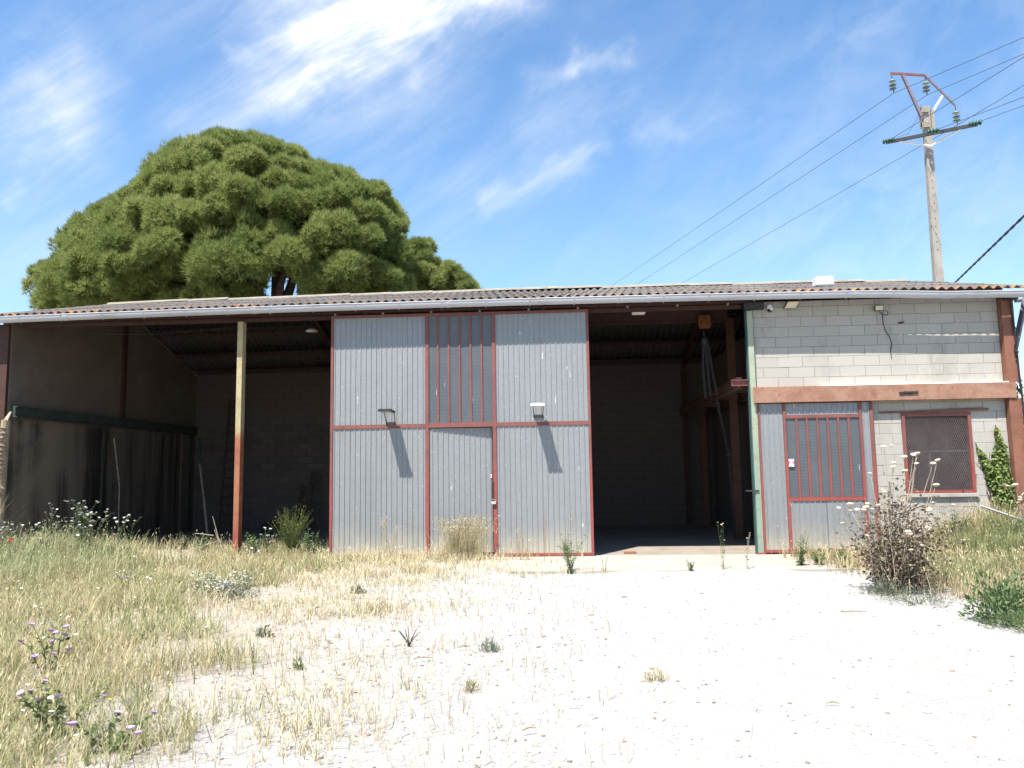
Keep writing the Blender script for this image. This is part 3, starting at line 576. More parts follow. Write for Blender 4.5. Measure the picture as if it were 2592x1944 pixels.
def make_doors():
    b = MB(); Y0, Y1 = -.150, -.105; B = lambda a, c: b.box(a, c)
    X0, X1, M0, M1, ZB, ZT = -4.690, .605, -2.70, -1.33, .035, 4.95
    zt = lambda x: 0
    b.box((X0, Y0, ZB), (X0+.05, Y1, ZT)); b.box((X1-.05, Y0, ZB), (X1, Y1, ZT))
    for x in (M0, M1): b.box((x-.037, Y0-.003, ZB), (x+.037, Y1, ZT-.058))
    b.box((X0+.052, Y0, ZT-.055), (X1-.052, Y1, ZT))
    for a, c in ((X0+.052, M0-.039), (M1+.039, X1-.052)): b.box((a, Y0, 2.605), (c, Y1, 2.68)); b.box((a, Y0, ZB), (c, Y1, ZB+.05))
    b.box((M0+.039, Y0, 2.60), (M1-.039, Y1, 2.695)); b.box((M0+.039, Y0+.01, ZB), (M1-.039, Y1, ZB+.04))
    d = b.build('sliding_door', G['red'], SHED)
    ys = -.128
    for z0, z1 in ((.087, 2.603), (2.682, 4.893)):
        ribbed(d, X0+.052, M0-.039, z0, z1, ys, first=-4.61); ribbed(d, M1+.039, X1-.052, z0, z1, ys, first=-1.25)
    # upper light: six wired panes between five bars
    xb = [-2.663, -2.475, -2.252, -2.028, -1.803, -1.580, -1.367]
    for x in xb[1:-1]:
        q = MB(); q.box((x-.019, Y0+.004, 2.697), (x+.019, -.112, 4.893)); q.build('glazing_bar', G['red'], d)
    for i in range(6):
        a = xb[i]+(.020 if i else .001); c = xb[i+1]-(.020 if i < 5 else .001)
        q = MB(); q.box((a, -.126+.002*(i % 2), 2.697), (c, -.120+.002*(i % 2), 4.893)); q.build('pane', G['glass'], d)
    # wicket: hinged at its left edge and standing slightly inwards at the right
    rot = .062; ribbed(d, M0+.045, M1-.060, .10, 2.585, -.118, hinge=(M0+.045, -.118), rot=rot, first=-2.60, sheets=1, name='wicket_sheet')
    q = MB(); q.box((-1.395, -.165, 1.11), (-1.355, -.155, 1.50)); q.box((-1.385, -.172, 1.30), (-1.365, -.1655, 1.335)); q.build('hasp', G['red_dk'], d)
    q = MB(); q.box((-1.435, -.05, 1.30), (-1.415, -.03, 1.62)); q.build('pull_handle', G['steel_grey'], d)
    for x in (-4.0, -.3):
        q = MB(); q.lathe((x, -.085, 5.0), [(.045, -.012), (.05, 0), (.045, .012)], 14, 'Y'); q.build('track_roller', G['dark_metal'], d)
    # padlock hangs from the hasp
    t = empty('padlock', (-1.33, -.18, 1.09), 'pale block-shaped padlock on the right edge of the small door in the sliding door', 'padlock')
    q = MB(); q.bbox((-1.405, -.20, 1.055), (-1.32, -.166, 1.105), .004); q.build('lock_body', G['brass'], t)
    q = MB(); q.tube([(-1.395, -.183, 1.105), (-1.395, -.183, 1.135), (-1.385, -.183, 1.147), (-1.335, -.183, 1.147), (-1.325, -.183, 1.135), (-1.325, -.183, 1.105)], .0065, 6); q.build('shackle', G['steel_grey'], t)
    # office front: sheeted frame with glazed panel, standing on the ground
    b = MB(); y0, y1 = -.092, -.045
    for x0, x1, z1 in ((3.905, 3.945, 2.955), (6.065, 6.125, 2.955)): b.box((x0, y0, .05), (x1, y1, z1))
    b.box((3.947, y0, .05), (4.388, y1, .10)); b.box((5.912, y0, .05), (6.063, y1, .10)); b.box((3.947, y0+.02, 2.953), (6.063, y1, 2.962)); f = b.build('office_front', G['red'], SHED)
    ribbed(f, 3.947, 4.388, .102, 2.952, -.07, sheets=1, first=3.99); ribbed(f, 5.912, 6.063, .102, 2.952, -.07, sheets=1, first=5.945)
    b = MB()
    for x0, x1 in ((4.39, 4.445), (5.855, 5.91)): b.box((x0, y0-.006, .05), (x1, y1, 2.95))
    for z0, z1 in ((.05, .11), (1.035, 1.11), (2.655, 2.72)): b.box((4.447, y0, z0), (5.853, y1, z1))
    dr = b.build('office_door', G['red'], SHED)
    ribbed(dr, 4.447, 5.853, 2.722, 2.948, -.072, sheets=1, first=4.50); ribbed(dr, 4.447, 5.853, .112, 1.033, -.072, sheets=2, first=4.50)
    xb = [4.445]+[4.447+i*(1.406/7) for i in range(1, 7)]+[5.855]
    for x in xb[1:-1]:
        q = MB(); q.box((x-.0185, y0+.003, 1.112), (x+.0185, -.058, 2.653)); q.build('glazing_bar', G['red'], dr)
    for i in range(7):
        a = xb[i]+(.020 if i else .003); c = xb[i+1]-(.020 if i < 6 else .003); q = MB(); q.box((a, -.070+.002*(i % 2), 1.112), (c, -.064+.002*(i % 2), 2.653)); q.build('pane', G['glass'], dr)
make_doors()

def notice(x0, x1, z0, z1, y, label, small=False):
    t = empty('alarm_notice', ((x0+x1)/2, y, (z0+z1)/2), label, 'sticker', 'alarm stickers on the shed'); h = z1-z0; w = x1-x0
    b = MB(); b.box((x0, y-.003, z0), (x1, y, z1)); b.build('backing', G['sign_white'], t)
    b = MB(); b.box((x0-.008, y-.006, z0+.33*h), (x1+.012, y-.0035, z0+.74*h)); b.build('red_band', G['sign_red'], t)
    b = MB(); b.box((x0+.01, y-.008, z0+.62*h), (x1-.012, y-.0065, z0+.68*h)); b.box((x0+.01, y-.008, z0+.40*h), (x1-.012, y-.0065, z0+.52*h)); b.build('pale_line', G['sign_white'], t)
    b = MB(); b.box((x0+.012, y-.0048, z0+.06*h), (x1-.03, y-.0035, z0+.12*h)); b.build('ink_line', G['sign_ink'], t)
notice(4.455, 4.555, 1.705, 1.855, -.1005, 'small red and white alarm sticker on the glazed panel frame of the office')
notice(-1.435, -1.40, 1.575, 1.64, -.062, 'tiny red and white alarm sticker on the small door inside the sliding door')

# ------------------------------------------------------------------ lamps, camera, cables on the walls
def arm_lamp(x, z, tilt, yaw, label, head):
    t = empty('arm_floodlight', (x, -.13, z-.2), label, 'lamp', 'arm lamps on the sliding door')
    cy, sy = math.cos(yaw), math.sin(yaw)
    def P(u, o, h): # u sideways, o outwards from the door, h up along the tilted head
        return (x+u*cy+o*sy*.0+o*math.tan(yaw), -.15-o, z+h+o*math.tan(tilt))
    b = MB()
    def slab(b, u0, u1, o0, o1, h0, h1): b.add([P(u, o, h) for h in (h0, h1) for u, o in ((u0, o0), (u1, o0), (u1, o1), (u0, o1))], [(3, 2, 1, 0), (4, 5, 6, 7), (0, 1, 5, 4), (1, 2, 6, 5), (2, 3, 7, 6), (3, 0, 4, 7)])
    slab(b, -.12, .12, .13, .54, .0, .036); b.build('lamp_head', head, t)
    b = MB(); slab(b, -.135, .135, .545, .57, -.006, .042); b.build('front_rim', head, t)
    b = MB(); slab(b, -.085, .085, .17, .50, -.008, -.001); b.build('led_panel', G['cream_panel'], t)
    for k in range(5):
        b = MB(); o = .17+k*.075; slab(b, -.10, .10, o, o+.028, .037, .05); b.build('cooling_fin', head, t)
    b = MB()
    for s in (-1, 1): b.tube([(x+s*.075, -.150, z-.20), (x+s*.085, -.165, z-.20), P(s*.10, .10, -.06), P(s*.10, .20, .015)], .009, 6)
    b.build('arm', G['dark_metal'], t)
    b = MB(); b.box((x-.10, -.158, z-.23), (x+.10, -.146, z-.17)); b.build('wall_plate', G['dark_metal'], t)
arm_lamp(-3.44, 2.90, .02, .0, 'dark slab floodlight on a bent arm, left half of the sliding door', G['dark_metal'])
arm_lamp(-.44, 2.99, -.05, .0, 'whitish slab floodlight on a bent arm, right half of the sliding door', G['white_plastic'])

def wall_flood(x, y, z, w, h, label, skew=0, tilt=.5, face=None):
    t = empty('floodlight', (x, y, z), label, 'lamp', 'square floodlights under the eaves')
    c, s = math.cos(tilt), math.sin(tilt); q = lambda u, v, n: (x+u+skew*v, y-n*c-v*s, z+v*c-n*s)     # v up the face, n out of it
    def pl(b, u, v, n0, n1): b.add([q(a, e, n) for n in (n0, n1) for a, e in ((-u, -v), (u, -v), (u, v), (-u, v))], [(3, 2, 1, 0), (4, 5, 6, 7), (0, 1, 5, 4), (1, 2, 6, 5), (2, 3, 7, 6), (3, 0, 4, 7)])
    b = MB(); pl(b, w/2, h/2, -.04, -.001); b.build('housing', G['dark_metal'], t)
    b = MB(); pl(b, w/2-.012, h/2-.01, .0, .006); b.build('led_panel', face or G['cream_panel'], t)
    b = MB(); b.box((x-w*.3, y+.03, z-.012), (x+w*.3, .0, z+.012)); b.build('bracket', G['dark_metal'], t)
wall_flood(4.66, -.17, 4.92, .24, .17, 'wider cream square floodlight next to the security camera on the block wall', .35, .75)
wall_flood(6.37, -.13, 4.815, .17, .105, 'small square floodlight with a trailing wire on the block wall', .1, .15, G['cream_panel'])
t = empty('security_camera', (4.26, -.02, 4.90), 'white dome security camera with dark lens high on the block wall', 'camera')
b = MB(); b.lathe((4.255, -.055, 4.90), [(.045, .055), (.058, .04), (.06, -.01), (.055, -.03)], 14); b.box((4.225, -.03, 4.915), (4.285, -.003, 4.95)); b.build('housing', G['white_plastic'], t, True)
b = MB(); b.lathe((4.255, -.06, 4.855), [(.02, -.05), (.042, -.035), (.05, -.01), (.05, .012)], 14); b.build('lens_dome', G['dark_metal'], t, True)
b = MB(); b.lathe((4.275, -.10, 4.865), [(.03, -.03), (.034, .0), (.03, .03)], 10); b.build('shell', G['white_plastic'], t, True)
b = MB(); b.tube([(6.40, -.05, 4.77), (6.47, -.012, 4.70), (6.475, -.010, 4.52), (6.51, -.009, 4.37), (6.58, -.009, 4.25), (6.615, -.009, 4.14), (6.605, -.009, 4.05), (6.585, -.009, 3.98), (6.59, -.006, 3.80)], .007, 6)
ring = [(6.53+.05*math.cos(k/10*6.28), -.011, 4.735+.05*math.sin(k/10*6.28)) for k in range(11)]; b.tube(ring, .005, 5)
tag(b.build('lamp_wire', G['black_rubber'], loc=(6.5, 0, 4.4)), 'thin looped wire trailing down the block wall from the small floodlight', 'wire')
b = MB(); b.tube([(6.76, -.012, 4.515), (6.80, -.03, 4.525), (6.86, -.035, 4.53), (6.88, -.02, 4.56)], [.012, .02, .012, .006], 6); tag(b.build('wall_hook', G['dark_metal'], loc=(6.8, 0, 4.5)), 'dark hook stub sticking out of the upper block wall', 'hook')
b = MB(); b.tube([(8.83, -.25, 4.97), (8.86, -.19, 4.82), (8.88, -.18, 4.5), (8.90, -.175, 4.1), (8.905, -.19, 3.4), (8.92, -.20, 3.0), (8.93, -.19, 2.4), (8.91, -.17, 1.9)], .02, 7); b.tube([(8.905, -.18, 4.36), (8.94, -.2, 4.25), (8.92, -.21, 4.1), (8.86, -.19, 3.98), (8.87, -.17, 3.8)], .009, 5); b.tube([(8.87, -.17, 3.9), (8.89, -.24, 3.86), (8.87, -.2, 3.78)], .02, 6)
tag(b.build('supply_cable', G['black_rubber'], loc=(8.9, -.18, 3)), 'black electric cable clipped down the brown corner column', 'cable')
t = empty('roof_box', (5.78, 1.2, 5.55), 'white rounded plastic box sitting on the corrugated roof', 'box')
b = MB(); b.bbox((5.585, 1.10, 5.58), (5.965, 1.42, 5.79), .03); b.build('housing', G['white_plastic'], t)
b = MB(); b.bbox((5.63, 1.13, 5.50), (5.93, 1.40, 5.577), .006); b.build('base', G['cream_panel'], t)
t = empty('batten_light', (1.65, .3, 4.98), 'pale rectangular lamp under the eaves above the right doorway', 'lamp')
b = MB(); b.bbox((1.53, .22, 4.905), (1.80, .40, 4.955), .012); b.build('diffuser', G['white_plastic'], t); b = MB(); b.box((1.58, .26, 4.957), (1.74, .36, 5.06)); b.build('mount', G['dark_metal'], t)
t = empty('pendant_lamp', (-5.85, 2.2, 5.3), 'round pendant lamp shade hanging in the left bay', 'lamp')
b = MB(); b.lathe((-5.85, 2.2, 5.07), [(.145, 0), (.14, .02), (.09, .06), (.03, .09)], 16); b.build('lamp_shade', G['white_plastic'], t, True); b = MB(); b.tube([(-5.85, 2.2, 5.15), (-5.85, 2.2, 5.62)], .012, 6); b.build('stem', G['dark_metal'], t)
b = MB(); b.tube([(-11.1+i*.56, .35, 4.92-.16*math.sin(math.pi*i/8)) for i in range(9)], .005, 5); tag(b.build('slack_wire', G['dark_metal'], loc=(-9, .35, 4.9)), 'slack thin wire strung across the top of the left bay', 'wire')

# ------------------------------------------------------------------ inside the shed
t = empty('crane_runway', (2, 1.5, 4.9), 'rust red overhead runway beam across the right bay', 'beam')
b = MB(); b.ibeam((-4.6, 1.5, 5.06), (3.74, 1.5, 5.06), .14, .28, .016); b.build('runway_beam', G['red_dk'], t)
t = empty('chain_hoist', (3.2, 1.5, 4.8), 'orange hoist trolley with hanging straps under the runway beam', 'hoist')
b = MB(); pr = [(3.07, 4.82), (3.11, 4.755), (3.30, 4.755), (3.345, 4.82), (3.335, 5.02), (3.30, 5.05), (3.11, 5.05), (3.08, 5.02)]; vs = [(x, y, z) for y in (1.33, 1.41) for x, z in pr]; n = 8
b.add(vs, [tuple(range(8)), tuple(range(15, 7, -1))]+[(i, (i+1) % 8, 8+(i+1) % 8, 8+i) for i in range(8)]); b.build('trolley_plate', G['orange_hoist'], t)
for x, z in ((3.13, 4.88), (3.26, 4.85), (3.20, 4.99)):
    b = MB(); b.lathe((x, 1.322, z), [(.018, -.008), (.02, 0), (.018, .007)], 8, 'Y'); b.build('bolt', G['dark_metal'], t)
b = MB(); b.tube([(3.18, 1.38, 4.74), (3.20, 1.38, 4.55)], .02, 6); b.lathe((3.20, 1.38, 4.47), [(.06, -.09), (.085, -.03), (.085, .05), (.05, .09)], 10); b.build('hook_block', G['dark_metal'], t, True)
for pts in ([(3.17, 1.40, 4.45), (3.14, 1.40, 3.9), (3.17, 1.40, 3.22)], [(3.20, 1.36, 4.45), (3.24, 1.36, 3.8), (3.27, 1.36, 3.25)], [(3.25, 1.38, 4.45), (3.31, 1.38, 4.0), (3.41, 1.38, 3.28)]):
    b = MB()
    for a, c in zip(pts[:-1], pts[1:]): b.beam(a, c, .05, .015, (0, 1, 0))
    b.build('strap', G['strap'], t)
t = empty('mezzanine_frame', (3.9, 4, 0), 'reddish steel platform frame with columns inside the right bay', 'frame')
for p, q, w, h in (((3.62, .12, 3.40), (3.62, 8.1, 3.40), .12, .22), ((4.40, .2, 3.40), (4.40, 8.1, 3.40), .12, .22)):
    b = MB(); b.ibeam(p, q, w, h); b.build('edge_beam', G['platform_steel'], t)
for y in (1.5, 3.4, 5.6, 7.6):
    b = MB(); b.ibeam((3.70, y, 3.40), (4.32, y, 3.40), .08, .12); b.build('cross_beam', G['platform_steel'], t)
for x, y, zt_ in ((4.20, 3.45, 5.35), (4.20, 7.7, 3.28)):
    b = MB(); b.ibeam((x, y, .02), (x, y, zt_), .17, .17, .02, (0, 1, 0)); b.build('column', G['platform_steel'], t)
t = empty('tie_down_strap', (3.75, 1.9, 1.5), 'long dark strap slanting down beside the platform column', 'strap')
b = MB(); b.beam((3.42, 1.5, 3.22), (3.86, 2.6, 2.02), .06, .02, (0, 1, 0)); b.beam((3.862, 2.602, 2.018), (4.02, 3.05, .05), .06, .02, (0, 1, 0)); b.build('webbing', G['strap'], t)
b = MB(); b.box((3.79, 2.56, 1.99), (4.0, 2.66, 2.03)); b.build('buckle', G['dark_metal'], t)
t = empty('wall_ladder', (-10.2, 7.9, 0), 'dark wooden ladder leaning on the back wall of the left bay', 'ladder')
for dx in (0, .40):
    b = MB(); b.beam((-10.40+dx, 7.65, .02), (-10.36+dx, 8.14, 4.05), .06, .04, (0, 1, 0)); b.build('rail', G['wood_dark'], t)
for k in range(14):
    f = (k+.8)/14.6; b = MB(); b.tube([(-10.37+.04*f, 7.65+.49*f, .02+4.03*f), (-10.03+.04*f, 7.65+.49*f, .02+4.03*f)], .018, 6); b.build('rung', G['wood_dark'], t)
def rod(name, pts, r, m, label, cat, group=None): b = MB(); b.tube(pts, r, 7); return tag(b.build(name, m, loc=pts[0]), label, cat, group)
rod('leaning_stick', [(-9.55, 5.05, .05), (-10.0, 5.75, 1.0), (-10.55, 6.6, 2.05)], [.038, .034, .028], G['pale_wood'], 'long bleached stick leaning in the far corner of the left bay', 'stick')
rod('leaning_pipe', [(-10.55, 6.62, 2.04), (-10.95, 7.4, 2.82)], .03, G['teal_and_shade'], 'short teal pipe propped above the bleached stick in the left bay', 'pipe')
rod('leaning_cane', [(-11.30, 3.75, .1), (-11.38, 3.85, 1.5), (-11.40, 3.55, 2.7)], .018, G['pale_wood'], 'pale cane leaning on the stained side wall', 'cane')
rod('floor_branch', [(-9.96, 1.75, .21), (-10.15, 2.5, .16), (-10.0, 3.1, .13), (-9.75, 4.4, .06), (-9.62, 4.95, .06)], [.03, .035, .025, .02, .015], G['pale_wood'], 'long dry branch lying on the floor of the left bay', 'branch')
t = empty('plank_stack', (-7.9, 8.0, 0), 'two dark planks leaning against the back wall behind the post', 'planks')
for x, h in ((-7.72, 1.8), (-8.02, 1.35)):
    b = MB(); b.beam((x, 7.75, .02), (x+.03, 8.15, h), .12, .03, (0, 1, 0)); b.build('plank', G['wood_dark'], t)
t = empty('dark_crate', (-8.5, 7.0, 0), 'dark battered crate on the floor at the back of the left bay', 'crate')
b = MB(); b.bbox((-8.78, 6.75, .01), (-8.26, 7.2, .26), .03); b.build('crate_body', G['dark_metal'], t); b = MB(); b.bbox((-8.74, 6.78, .262), (-8.30, 7.17, .32), .02); b.build('lid', G['wood_dark'], t)
b = MB(); b.bbox((1.22, .27, .016), (1.46, .38, .062), .006); tag(b.build('loose_brick', G['brick'], loc=(1.34, .32, .02), recalc=True), 'red brick lying on the sunlit floor of the right doorway', 'brick')
t = empty('wooden_post', (-10.98, -1.0, 0), 'weathered broken wooden post at the far left corner of the shed', 'post')
b = MB(); b.tube([(-11.0, -1, -.1), (-10.99, -1, .9), (-11.0, -1, 1.8), (-10.985, -1, 2.55), (-10.98, -1, 2.86)], [.085, .08, .082, .085, .078], 9); b.build('trunk', G['wood'], t)
b = MB(); b.add([(-11.0, -1.06, 2.84), (-10.91, -1.05, 2.84), (-10.87, -1.0, 3.02), (-10.92, -.98, 3.03), (-11.0, -.96, 2.84)], [(0, 1, 2, 3), (0, 3, 4), (1, 4, 3, 2), (0, 4, 1)]); b.build('splinter', G['pale_wood'], t)
b = MB()
for k in range(16): z = 1.4+k*.085; b.tube([(-11.06, -1.085, z), (-10.98, -1.092, z+random.uniform(-.02, .02)), (-10.90, -1.07, z+random.uniform(-.02, .02))], .011, 5)
b.build('bark_ridge', G['wood_dark'], t)
rod('grey_pipe', [(7.55, -1.05, .95), (8.3, -1.0, .68), (9.2, -.95, .40)], .022, G['gutter'], 'grey pipe lying slanted in the weeds at the right corner', 'pipe')

# ------------------------------------------------------------------ power pole and lines
def make_pole():
    t = empty('power_pole', (13.35, 12, 0), 'tall tapering concrete power pole behind the right end of the shed', 'pole')
    b = MB(); w0, w1, d0, d1, H = .19, .11, .15, .09, 14.48; cx0, cx1 = 13.32, 13.315
    vs = [(cx0+sx*w0, 12+sy*d0, -.2) for sx, sy in ((-1, -1), (1, -1), (1, 1), (-1, 1))]+[(cx1+sx*w1, 12+sy*d1, H) for sx, sy in ((-1, -1), (1, -1), (1, 1), (-1, 1))]
    b.add(vs, [(3, 2, 1, 0), (4, 5, 6, 7), (0, 1, 5, 4), (1, 2, 6, 5), (2, 3, 7, 6), (3, 0, 4, 7)]); b.build('shaft', G['pole'], t)
    b = MB()
    for z in list(np.arange(9.2, 13, .28)): b.lathe((13.315, 11.895-.004*(14-z), z), [(.014, -.004), (.014, .006)], 6, 'Y')
    b.build('bolt_hole', G['dark_metal'], t)
    b = MB(); b.box((13.06, 11.84, 14.22), (13.34, 11.895, 14.40)); b.box((13.04, 11.84, 13.66), (13.36, 11.895, 13.84)); b.box((13.03, 11.84, 13.62), (13.08, 11.895, 14.44)); b.build('head_plate', G['ridge'], t)
    b = MB(); b.box((13.452, 11.88, 13.60), (13.56, 12.08, 14.34)); b.build('side_plate', G['pole'], t)
    b = MB(); b.beam((13.055, 11.80, 14.05), (12.57, 11.9, 15.66), .085, .10, (0, 1, 0)); b.build('portal_leg', G['purple_steel'], t)
    b = MB(); b.beam((12.14, 11.9, 15.76), (13.34, 11.9, 15.62), .055, .075); b.build('top_bar', G['red'], t)
    b = MB(); b.beam((13.345, 11.9, 15.61), (14.32, 11.9, 14.44), .055, .06); b.build('slanted_bar', G['purple_steel'], t)
    b = MB(); b.beam((13.50, 11.95, 14.22), (13.95, 11.93, 14.90), .07, .05, (0, 1, 0)); b.build('portal_strut', G['white_plastic'], t)
    for x, z in ((12.18, 15.68), (13.34, 15.55), (14.31, 14.40)):
        b = MB(); b.tube([(x, 11.9, z), (x+.01, 11.9, z-.2)], .014, 6); b.tube([(x+.02, 11.9, z-.5), (x+.03, 11.9, z-.66)], .014, 6); ii = b.build('insulator', G['dark_metal'], t)
        for dz in (.22, .37, .50):
            b = MB(); b.lathe((x+.01, 11.9, z-dz), [(.03, .06), (.05, .02), (.125, -.012), (.12, -.03), (.03, -.03)], 12); b.build('disc', G['glass_pale'] if dz < .3 else G['glass_green'], ii, True)
    a, c = Vector((11.92, 12.15, 13.27)), Vector((14.52, 10.95, 13.30)); m = (a+c)/2
    b = MB(); b.beam(a, c, .09, .11); b.build('crossarm', G['dark_metal'], t)
    for s, e in ((a+(c-a)*.15, (13.32, 11.83, 12.95)), (a+(c-a)*.82, (13.32, 11.83, 12.95))):
        b = MB(); b.beam(s-Vector((0, 0, .06)), e, .05, .05); b.build('crossarm_brace', G['white_plastic'], t)
    for p in (a+(c-a)*.03, m-Vector((0, .14, .02)), c-(c-a)*.03):
        ii = None
        for k in range(4):
            b = MB(); q = p+(c-a).normalized()*(-.16+k*.10)+Vector((0, -.05, .03)); b.lathe(tuple(q), [(.035, -.045), (.095, -.02), (.095, .015), (.04, .04)], 10, 'X')
            o = b.build('insulator_shell' if ii else 'line_insulator', G['glass_green'], ii or t, True); ii = ii or o
make_pole()
def wire(pts, sag, r, label, kind='power_line', m='wire', grp='overhead power lines'):
    P = []
    for a, c in zip(pts[:-1], pts[1:]):
        a, c = Vector(a), Vector(c); n = 10
        for i in range(n+1):
            if P and i == 0: continue
            f = i/n; p = a.lerp(c, f); p.z -= sag*4*f*(1-f); P.append(p)
    b = MB(); b.tube(P, r, 5); return tag(b.build(kind, G[m], loc=P[0]), label, 'power line', grp)
def far(p, q, k): p, q = Vector(p), Vector(q); return p+(q-p)*k
I1, I2, I3 = (12.21, 11.9, 15.0), (13.37, 11.9, 14.88), (14.34, 11.9, 13.72)
A1, A2, A3 = (11.98, 12.07, 13.31), (13.24, 11.4, 13.32), (14.44, 10.94, 13.34)
# lines run from beyond the roof over the pole and on towards the viewer's right
wire([far(I1, (3.41, 36.7, 14.0), 2.6), I1, far(I1, (14.51, 8.6, 15.0), 5)], .1, .010, 'highest overhead wire, through the left hanging insulator of the pole')
wire([far(I2, (5.04, 36.6, 14.0), 2.6), I2, far(I2, (15.25, 9.28, 14.95), 6)], .1, .010, 'overhead wire through the middle hanging insulator of the pole')
wire([far(I3, (7.99, 36.7, 14.0), 2.6), I3, far(I3, (15.18, 9.29, 13.9), 6)], .1, .010, 'overhead wire through the right hanging insulator of the pole')
wire([A1, far(A1, (13.45, 6.3, 13.3), 2.5)], .05, .010, 'overhead wire leaving the left end of the lower crossarm')
wire([A2, far(A2, (15.05, 9.14, 13.4), 5)], .05, .010, 'overhead wire leaving the middle of the lower crossarm')
wire([A3, far(A3, (15.54, 10.0, 13.5), 8)], .05, .010, 'overhead wire leaving the right end of the lower crossarm')
b = MB(); b.tube([A1, (12.6, 11.86, 13.45), (12.9, 11.8, 13.95), (13.1, 11.8, 14.5)], .008, 5); tag(b.build('jumper_wire', G['wire'], loc=A1), 'short jumper wire from the lower crossarm up to the pole head', 'wire')
t = empty('service_cable', (10.7, 5.5, 6.5), 'thick twisted black cable rising to the right from behind the roof', 'cable')
p0, p1 = Vector((11.5, 8.6, 6.1)), Vector((8.783, -1, 6.325)); p0 = far((8.783, -1, 6.325), (10.664, 5.5, 6.563), 1.35); p1 = far((10.664, 5.5, 6.563), (8.783, -1, 6.325), 1.5)
for k in range(2):
    b = MB(); b.tube([p0.lerp(p1, i/60)+Vector((0, .014*math.cos(i*1.3+k*3.14), .014*math.sin(i*1.3+k*3.14))) for i in range(61)], .019, 5); b.build('strand', G['black_rubber'], t)

# ------------------------------------------------------------------ vegetation
def blades(P, H, W, lean, rng, bend=.5, head=0., hw=.012, hl=.05, dirs=None):
    """tapered bent blades; returns V, F(tri), tone"""
    n = len(P); a = rng.uniform(0, 2*np.pi, n); d = np.stack([np.cos(a), np.sin(a)], -1) if dirs is None else dirs
    s = np.stack([-np.sin(a), np.cos(a)], -1); L = (lean*np.abs(rng.normal(.7, .5, n)))[:, None]*H[:, None]
    w = W[:, None]; z0 = P[:, 2]
    p0 = P[:, :2]; p1 = p0+d*L*.35; p2 = p0+d*L*(1+bend*0)
    mk = lambda q, z: np.concatenate([q, z[:, None]], -1)
    v = [mk(p0-s*w/2, z0), mk(p0+s*w/2, z0), mk(p1-s*w*.4, z0+H*.55), mk(p1+s*w*.4, z0+H*.55), mk(p2, z0+H)]
    V = np.stack(v, 1).reshape(-1, 3); b = np.arange(n)[:, None]*5
    F = np.concatenate([b+np.array([[0, 1, 3]]), b+np.array([[0, 3, 2]]), b+np.array([[2, 3, 4]])]); tone = np.repeat(rng.random(n), 5)
    if head > 0:
        k = rng.random(n) < head; m = k.sum()
        if m:
            c = mk(p2, z0+H)[k]; t = np.stack([d[k][:, 0]*.45, d[k][:, 1]*.45, np.full(m, .75)], -1)*(hl*rng.uniform(.7, 1.4, m))[:, None]; ss = np.stack([s[k][:, 0], s[k][:, 1], np.zeros(m)], -1)*hw*rng.uniform(.7, 1.3, m)[:, None]
            hv = np.stack([c-t*.1, c+t*.4-ss, c+t*.4+ss, c+t], 1).reshape(-1, 3); o = len(V)+np.arange(m)[:, None]*4
            V = np.concatenate([V, hv]); F = np.concatenate([F, o+np.array([[0, 2, 1]]), o+np.array([[1, 2, 3]])]); tone = np.concatenate([tone, np.repeat(rng.uniform(.5, 1, m), 4)])
    return V, F, tone
def leaves(P, D, L, W, rng, fold=.25):
    """leaf shaped quads (two triangles each side): base P, direction D, length L, width W"""
    n = len(P); D = D/np.linalg.norm(D, axis=1, keepdims=True); r = rng.normal(size=(n, 3)); S = np.cross(D, r); S /= np.linalg.norm(S, axis=1, keepdims=True)+1e-9; N = np.cross(S, D)
    L = np.broadcast_to(np.asarray(L, float), n)[:, None]; W = np.broadcast_to(np.asarray(W, float), n)[:, None]
    m = P+D*L*.45; V = np.stack([P, m-S*W/2+N*W*fold, m+S*W/2+N*W*fold, P+D*L], 1).reshape(-1, 3); b = np.arange(n)[:, None]*4
    return V, np.concatenate([b+np.array([[0, 3, 1]]), b+np.array([[0, 2, 3]])]), np.repeat(rng.random(n), 4)
def put(name, vft, m, parent=None, loc=(0, 0, 0), kind=None):
    V, F, T = vft; base = np.array(wp(parent) if parent else loc)
    me = fast_mesh(name, V-base, F, m, T); o = link(name, me, parent, Vector(base.tolist()))
    if kind: tag(o, kind=kind)
    return o
def cat_(parts):
    V, F, T = [], [], []; n = 0
    for v, f, t in parts: V.append(v); F.append(f+n); T.append(t); n += len(v)
    return np.concatenate(V), np.concatenate(F), np.concatenate(T)

